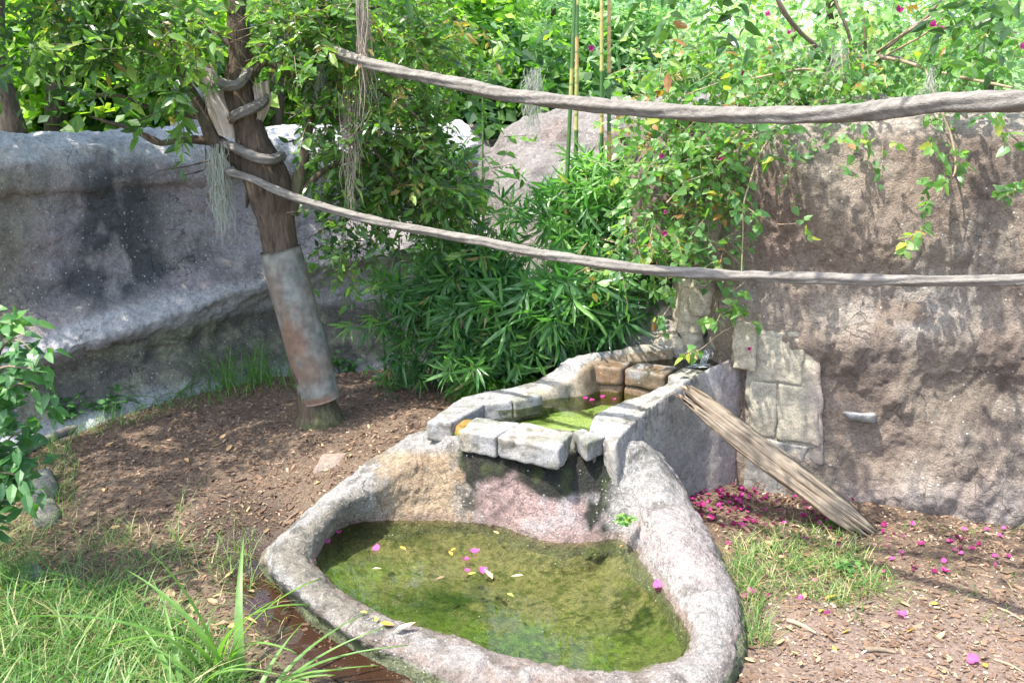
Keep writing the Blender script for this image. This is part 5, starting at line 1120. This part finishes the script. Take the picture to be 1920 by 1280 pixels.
# grass tuft against the left wall
def tuft(name, label, px, py, spread, n, h, w, seed, cat='grass tuft', group=None, tb=.5, dirs=None, lean=.3, curve=.6, mat=None, parts=True, base=None):
    rg = np.random.default_rng(seed); g = G(px, py) if base is None else base; t = empty(name, g, label, cat, group)
    for i in range(n):
        p = g + np.array([rg.normal(0, spread), rg.normal(0, spread * .6), 0]); p[2] = (float(gz(p[0], p[1])) if base is None else g[2]) - .01
        hh = h * rg.uniform(.6, 1.15); V, Fq, k = blades(rg, p[None], np.array([hh]), np.array([w * rg.uniform(.7, 1.2)]), np.array([lean * rg.uniform(.2, 1.4)]), 12, np.array([curve * rg.uniform(.4, 1.5)]), None if dirs is None else np.array([rg.normal(*dirs)]))
        V = V[0]; V = V.reshape(-1, 2, 3); mid = V.mean(1, keepdims=True); mid = mid - [0, 0, 0]; ctr = mid[:, 0] + np.array([0, 0, -.12 * w]); V = np.stack([V[:, 0], ctr, V[:, 1]], 1)
        m = len(V); F3 = np.concatenate([[(3 * j, 3 * j + 1, 3 * j + 4, 3 * j + 3), (3 * j + 1, 3 * j + 2, 3 * j + 5, 3 * j + 4)] for j in range(m - 1)])
        obj('blade', mesh('blade', V.reshape(-1, 3), F3, mat or M_grass, True, {'tint': np.full(m * 3, np.clip(rg.normal(tb, .1), 0, .85))}), t)
tuft('grass_clump', 'tall clump of broad arching grass blades in the foreground beside the puddle', 415, 1275, .06, 11, .88, .050, 71, 'grass clump', tb=.78, lean=.22, curve=.6)
tuft('grass_clump', 'broad arching grass blades at the bottom edge in front of the puddle', 500, 1300, .05, 8, .34, .040, 72, 'grass clump', tb=.78, lean=.8, curve=1.2, dirs=(.2, 1.0))
tuft('grass_clump', 'upright broad grass blades rising at the bottom edge left of the puddle', 360, 1330, .10, 8, .50, .040, 78, 'grass clump', tb=.78, lean=.3, curve=.7)
tuft('grass_tuft', 'feathery green grass tuft at the foot of the left wall beside the trunk', 460, 722, .24, 150, .55, .012, 73, tb=.6, base=PZ(465, 730, .2))
tuft('lily_plant', 'broad leaved lily plant at the foot of the left wall', 300, 765, .08, 14, .34, .05, 74, 'plant', tb=.35, lean=.5, curve=.8, base=PZ(300, 765, .1))
tuft('grass_tuft', 'bright grass tuft with loose blades inside the right grass patch', 1500, 1065, .07, 26, .17, .008, 75, tb=.6, lean=.7, curve=1.2)
tuft('grass_tuft', 'bright grass tuft with wide blades at the right of the right grass patch', 1630, 1105, .05, 16, .2, .010, 76, tb=.65, lean=.7, curve=1.2)
def weed(name, label, px, py, r, n, ls, seed, mat, h=.15, tb=.4, cat='weed', group=None, w=.6, base=None):
    rg = np.random.default_rng(seed); g = G(px, py) if base is None else base; t = empty(name, g, label, cat, group)
    for i in range(n):
        a = rg.uniform(0, 2 * np.pi); tip = g + np.array([math.cos(a) * r * rg.uniform(.2, 1), math.sin(a) * r * rg.uniform(.2, 1) * .7, h * rg.uniform(.4, 1.2)])
        obj('stem', mesh('stem', *tube([g, (g + tip) / 2 + [0, 0, .03], tip], .002, 5, 8), M_grass, True, None), t)
        for j in range(4):
            d = rg.normal(size=3); d[2] = abs(d[2]) * .2 - .1; q = g + (tip - g) * rg.uniform(.5, 1)
            obj('leaf', leaves_mesh('leaf', leaf_tmpl(w), q[None], d[None], np.array([[0, -.4, 1.]]) + rg.normal(size=(1, 3)) * .3, np.array([ls * rg.uniform(.7, 1.2)]), np.array([np.clip(rg.normal(tb, .15), 0, 1)]), mat), t)
for i, (px, py, lb) in enumerate([(200, 792, 'leafy weed behind the edging board, rightmost of the low weeds'), (160, 775, 'taller leafy weed against the base of the left wall'), (120, 805, 'low leafy weed right behind the edging board'), (240, 770, 'leafy weed just left of the lily plant'), (350, 750, 'leafy weed just right of the lily plant'), (640, 715, 'leafy weed at the wall foot right of the sleeved trunk')]):
    weed('weed', lb, px, py, .22, 14, .085, 80 + i, M_leafF, .3, .5, group='weeds along the foot of the left wall', base=PZ(px, py, .05))
weed('weed', 'small green weed growing up through the grass near the foot of the log', 1575, 1080, .10, 8, .05, 85, M_leafF, .12, .7)
weed('weed', 'tiny bright weed beside the lower side of the log', 1560, 985, .05, 5, .04, 86, M_leafF, .06, .9)
weed('fern', 'small bright green fern growing on the inner bank of the pond rim', 1168, 985, .07, 22, .034, 87, M_leafC, .06, .7, 'fern', base=PZ(1170, 985, .33), w=.9)

# ------------------------------------------------------------------ litter
def chips():
    rg = np.random.default_rng(91)
    def fn(u, v, P):
        gul = (-P[:, 0] * .75 + P[:, 1]) > 10.75
        return (u > -120) & (u < 2040) & (v > 690) & (v < 1420) & ~((P[:, 1] > 7.0) & (P[:, 0] > 1.0)) & ~gul & ~((P[:, 0] > 1.2) & (P[:, 1] > 6.75 - (P[:, 0] - 1.8) * .34))
    n = 44000; P = on_ground(rg, fn, n); u, v, z = proj(P)
    s = rg.uniform(.005, .017, n) * rg.choice([.7, 1, 1.9], n, p=[.5, .38, .12]); a = rg.uniform(0, 2 * np.pi, n); tilt = rg.normal(0, .28, n)
    d = np.stack([np.cos(a), np.sin(a), tilt], 1); nn = np.stack([rg.normal(0, .35, n), rg.normal(0, .35, n), np.ones(n)], 1); Fm = frames(d, nn)
    asp = rg.uniform(.15, .6, n); A = np.array([(-1, -1, 0), (1, -.7, 0), (.8, .9, 0), (-.9, .7, 0), (-1, -1, 1), (1, -.7, 1), (.8, .9, 1), (-.9, .7, 1)], float)
    L = np.stack([s, s * asp, s * .12 + .0008], 1); V = np.einsum('nvk,nkj->nvj', A[None] * L[:, None], Fm) + P[:, None] + [0, 0, .006]
    Q = np.array([(4, 5, 6, 7), (0, 1, 5, 4), (1, 2, 6, 5), (2, 3, 7, 6), (3, 0, 4, 7)])
    wet = (((u - 530 - (v - 1100) * .75) / 110) ** 2 + ((v - 1150) / 165) ** 2) < 1.0
    keep = ~wet | (rg.uniform(size=n) < .18); tint = np.clip(rg.beta(2.0, 3.0, n) + .14 * sstep(1300, 1500, u), 0, 1); tint = np.where(wet, tint * .55, tint); tint = np.where((s > .022) & (tint > .5), tint * .7, tint)
    V, tint = V[keep], tint[keep]; m = len(V)
    tag(obj('wood_chips', mesh('wood_chips', V.reshape(-1, 3), (Q[None] + (np.arange(m) * 8)[:, None, None]).reshape(-1, 4), M_chip, False, {'tint': np.repeat(tint, 8)})), 'brown wood chip mulch covering the ground', kind='stuff')
chips()
petal_me = []
for tv in (.1, .35, .6, .85, 1.0):
    A = np.array([[(x, y, .9 * (x * x) + .55 * y * y + .4 * x * y) for x in (-.5, -.18, .18, .5)] for y in (-.5, -.2, .2, .5)], float).reshape(-1, 3); r = np.abs(A[:, 0]) + np.abs(A[:, 1]); A[:, :2] *= np.where(r > .8, .72, 1)[:, None]; A[:, 2] -= .02
    petal_me.append(mesh('petal', A, gridfaces(4, 4), M_petal, True, {'tint': np.full(16, tv)}))
dry_me = []
for tv, w in ((.1, .4), (.35, .35), (.55, .5), (.75, .3), (.85, .4), (.92, .45), (1.0, .5)):
    A, T, Q = leaf_tmpl(w, .10, -.10); dry_me.append(mesh('dry_leaf', A - [.5, 0, 0], [T, Q], M_dryleaf, True, {'tint': np.full(8, tv)}))
def lay(name, me, p, size, rg, label, cat, group, tilt=.35):
    o = bpy.data.objects.new(name, me); COL.objects.link(o)
    o.location = p; o.rotation_euler = (rg.normal(0, tilt), rg.normal(0, tilt), rg.uniform(0, 6.28)); o.scale = (size,) * 3; tag(o, label, cat, group)
def litter():
    rg = np.random.default_rng(95)
    used = {}
    def spot(ps):
        u, v, _ = proj(ps); ru = np.argsort(np.argsort(u)) * 3 // len(u); rv = np.argsort(np.argsort(v)) * 3 // len(v)
        return [{(0, 0): 'far left', (1, 0): 'far middle', (2, 0): 'far right', (0, 1): 'left side', (1, 1): 'centre', (2, 1): 'right side', (0, 2): 'near left', (1, 2): 'near middle', (2, 2): 'near right'}[(a, b)] for a, b in zip(ru, rv)]
    def say(size, lo, hi, colour, what, where, place):
        w = ['small', 'middling', 'large'][int(np.clip((size - lo) / (hi - lo) * 3, 0, 2))]; return f'{w} {colour} {what} at the {where} of the {place}'
    PC = ['brownish', 'dark maroon', 'deep magenta', 'magenta', 'bright pink']; DC = ['dark brown', 'brown', 'tan', 'pale tan', 'cream', 'orange yellow', 'yellow green']
    def scatter(n, fn, place, group, sz=(.026, .044), tints=None):
        ps = on_ground(rg, fn, n)
        for p, wh in zip(ps, spot(ps)):
            for _ in range(40):
                k = rg.integers(0, 5) if tints is None or _ > 8 else rg.choice(tints); z = rg.uniform(*sz); lb = say(z, *sz, PC[k], 'petal', wh, place)
                if lb not in used: break
            used[lb] = 1; lay('petal', petal_me[k], p + [0, 0, .018], z, rg, lb, 'petal', group, .5)
    def strew(n, fn, ks, sz, place, group):
        ps = on_ground(rg, fn, n)
        for p, wh in zip(ps, spot(ps)):
            for _ in range(40):
                k = rg.choice(ks); z = rg.uniform(*sz); lb = say(z, *sz, DC[k], 'dry leaf', wh, place)
                if lb not in used: break
            used[lb] = 1; lay('dry_leaf', dry_me[k], p + [0, 0, .014], z, rg, lb, 'dry leaf', group)
    scatter(95, lambda u, v, P: (u > 1295) & (u < 1420) & (v > 905) & (v < 990) & (P[:, 1] < 6.75 - (P[:, 0] - 1.8) * .34) & (P[:, 0] > 1.25), 'petal heap in the wall corner', 'fallen petals heaped in the wall corner', tints=[0, 0, 1, 1, 2])
    scatter(62, lambda u, v, P: (u > 1400) & (u < 1600) & (v > 930) & (v < 1015) & (P[:, 1] < 6.72 - (P[:, 0] - 1.8) * .34), 'petals under the leaning log', 'fallen petals under the log', tints=[0, 1, 1, 2, 3])
    scatter(36, lambda u, v, P: (u > 1640) & (u < 1900) & (v > 985) & (v < 1080) & (P[:, 1] < 6.65 - (P[:, 0] - 1.8) * .34), 'petals beyond the log foot', 'fallen petals by the foot of the log', tints=[1, 2, 3, 4])
    scatter(16, lambda u, v, P: (u > 1360) & (u < 1640) & (v > 1010) & (v < 1130), 'right grass patch', 'fallen petals in the grass')
    for (px, py, s, lb) in [(1690,1157,.055,'bright petal cluster on bare mulch beside a small green leaf'), (1824,1243,.06,'large bright petal near the bottom right corner'), (1410,1115,.06,'bright petal cluster in the grass beside the pond rim'), (1398,1122,.04,'small petal next to the bright cluster beside the pond rim'), (1550,1155,.04,'single petal on mulch below the right grass patch'), (303,1245,.04,'single pink petal in the bottom left grass')]:
        lay('petal', petal_me[4], G(px, py) + [0, 0, .02], s, rg, lb, 'petal', None, .3)
    for (px, py, s, lb) in [(613,1016,.045,'pink petal floating at the left inner corner of the pond'), (586,1052,.04,'pink petal at the waterline on the left tip of the pond'), (635,998,.035,'small pink petal floating along the upper left waterline'), (665,980,.03,'tiny pink petal highest along the left waterline'), (706,1028,.05,'purple petal floating alone at the left of the pond'),
                            (890,1034,.06,'bright pink petal cluster in the middle of the pond'), (872,1049,.05,'pink petal just below the largest floating cluster'), (905,1069,.05,'pink petal floating beside an orange leaf in the middle'), (876,1070,.035,'small pink petal left of the orange leaf in the middle'), (1057,1010,.045,'round pink petal at the foot of the pink back bank'), (1233,1097,.055,'pink petal stuck at the right waterline')]:
        lay('petal', petal_me[3 + len(lb) % 2], PZ(px, py, WZ + .008), s, rg, lb, 'petal', 'petals floating on the pond', .15)
    for (px, py) in [(1098,747), (1110,751), (1150,749), (1130,744)]:
        lay('petal', petal_me[2], PZ(px, py, .727), .04, rg, {1098: 'leftmost pink petal floating in the planter basin below the dam', 1110: 'second pink petal from the left floating in the planter basin', 1130: 'third pink petal from the left floating in the planter basin', 1150: 'rightmost pink petal floating in the planter basin below the dam'}[px], 'petal', 'petals floating in the planter basin', .15)
    for (px, py, s, k, lb) in [(850,1030,.05,5,'small orange leaf floating left of the pink petal cluster'), (845,1037,.05,5,'orange leaf just below the small orange one'), (755,1027,.05,5,'orange leaf floating near the purple petal'), (970,1080,.085,3,'long pale leaf floating right of the centre'), (707,1066,.06,3,'pale tan leaf floating at the left of the pond'), (916,1077,.11,3,'long orange brown leaf touching the pink petals'), (957,1115,.05,6,'yellow green leaf floating in the middle of the pond'), (825,1084,.07,1,'brown sunken leaf left of centre'), (1165,1023,.035,4,'pale leaf at the right back waterline'), (930,998,.05,4,'pale leaf near the back waterline'), (885,1075,.05,6,'green leaf beside the petal cluster')]:
        lay('dry_leaf', dry_me[k], PZ(px, py, WZ + .006), s, rg, lb, 'leaf', 'leaves floating on the pond', .08)
    for (px, py, s, k, lb) in [(725,1170,.08,5,'orange yellow leaf lying on the front pond rim'), (760,1176,.13,3,'long tan leaf on the front pond rim next to the orange leaf'), (705,1160,.05,6,'green leaf on the pond rim by the water'), (682,1147,.04,6,'yellow leaf curled on the rim edge')]:
        lay('dry_leaf', dry_me[k], PZ(px, py, .225), s, rg, lb, 'leaf', 'leaves on the pond rim', .15)
    strew(40, lambda u, v, P: (u > 100) & (u < 480) & (v > 780) & (v < 1000), [0, 1, 2, 2, 4, 4], (.04, .08), 'mulch left of the tree', 'dry leaves on the left mulch')
    strew(30, lambda u, v, P: (u > 440) & (u < 760) & (v > 800) & (v < 960), [0, 1, 2, 4], (.03, .06), 'mulch between tree and pond', 'dry leaves between tree and pond')
    strew(55, lambda u, v, P: (u > 1320) & (u < 1620) & (v > 940) & (v < 1060) & (P[:, 1] < 6.6 - (P[:, 0] - 1.8) * .34), [0, 1, 2, 3, 1, 2], (.05, .09), 'ground under the leaning log', 'dry leaves near the log')
    strew(30, lambda u, v, P: (u > 1400) & (u < 1900) & (v > 1120) & (v < 1275), [0, 1, 2, 4, 5], (.04, .08), 'bottom right mulch', 'dry leaves at the bottom right')
    strew(34, lambda u, v, P: (u > 280) & (u < 480) & (v > 1080) & (v < 1275), [1, 2, 2, 4], (.05, .09), 'ground between grass and puddle', 'dry leaves beside the puddle')
    lay('dry_leaf', dry_me[4], G(207, 840) + [0, 0, .03], .13, rg, 'large cream coloured leaf on the mulch at the left', 'dry leaf', None, .2)
    # fallen sticks
    for (a, b, r, lb) in [((1475,1165),(1530,1190),.012,'short dark stick lying on the pale mulch at the right'), ((1620,1222),(1675,1226),.014,'stubby brown bark piece near the bottom right'), ((1590,1150),(1640,1128),.008,'thin stick at the lower edge of the right grass patch'), ((1870,1140),(1918,1165),.006,'thin pale straw at the right edge'), ((1865,1238),(1920,1262),.006,'thin pale straw near the bottom right corner'), ((560,960),(530,985),.006,'thin twig on dark mulch near the rim'), ((180,915),(260,890),.006,'thin twig across the mulch on the left'), ((575,815),(565,822),.006,'tiny twig at the foot of the tree'), ((700,708),(722,716),.012,'pale split stick at the foot of the bamboo')]:
        A, B = G(*a), G(*b); A[2] += r; B[2] += r; V, Fl = tube([A, (A + B) / 2 + [0, .01, .006], B], [r, r * 1.1, r * .6], 8, 16, .002, 30, 3); tag(obj('stick', mesh('stick', V, Fl, M_palewood if 'pale' in lb else M_twig)), lb, 'stick', 'sticks lying on the mulch')
litter()
# flat stone, edging board and side rocks
def stone_at(pts, z, th, label, seed, name='rock', col=(.26, .20, .16), mat=M_rock):
    T = np.array([PZ(a, b, z) for a, b in pts]); B = T - [0, 0, th]; B += (B - B.mean(0)) * .15
    V, Fl = block(T, B, .02, .48, .012, 7, seed); c = mixc(col, np.array(col) * 1.4, .5 + .5 * fbm(V, 7, 3, seed)); tag(obj(name, mesh(name, V, Fl, mat, True, {'speck': np.full(len(V), .3), 'wet': np.zeros(len(V))}, c)), label, 'rock')
g = G(620, 860)[2]; stone_at([(585,872), (640,868), (650,845), (605,845)], g + .035, .1, 'flat pinkish brown rock half buried in the mulch below the tree', 1)
stone_at([(52,915), (100,905), (100,868), (62,875)], G(80, 910)[2] + .12, .2, 'mossy grey rock at the left edge of the mulch, upper of two', 2, col=(.17, .17, .14)); stone_at([(60,965), (110,955), (105,925), (70,930)], G(80, 960)[2] + .1, .2, 'mossy grey rock at the left edge of the mulch, lower of two', 3, col=(.15, .145, .12))
stone_at([(28,1085), (80,1080), (80,1050), (35,1055)], G(60, 1080)[2] + .06, .15, 'grey rock half hidden in the grass at the left', 4, col=(.2, .2, .2))
A, B = G(30, 862), G(195, 790); A[2] += .05; B[2] += .05; V, Fl = tube([A, (A + B) / 2 + [0, 0, .01], B], [.035, .04, .03], 14, 60, .008, 9, 4); tag(obj('edging_log', mesh('edging_log', V, Fl, M_log, True, None, mixc((.16, .14, .12), (.27, .24, .21), .5 + .5 * fbm(V * [.3, 1, 1], 12, 3, 4)))), 'long grey weathered edging log along the left edge of the mulch', 'log')
# yellow leaf resting on the pale ledge
lay('dry_leaf', dry_me[5], PY(257, 574, 8.75), .09, np.random.default_rng(3), 'single yellow leaf resting on the pale ledge of the left wall', 'leaf', None, .2)
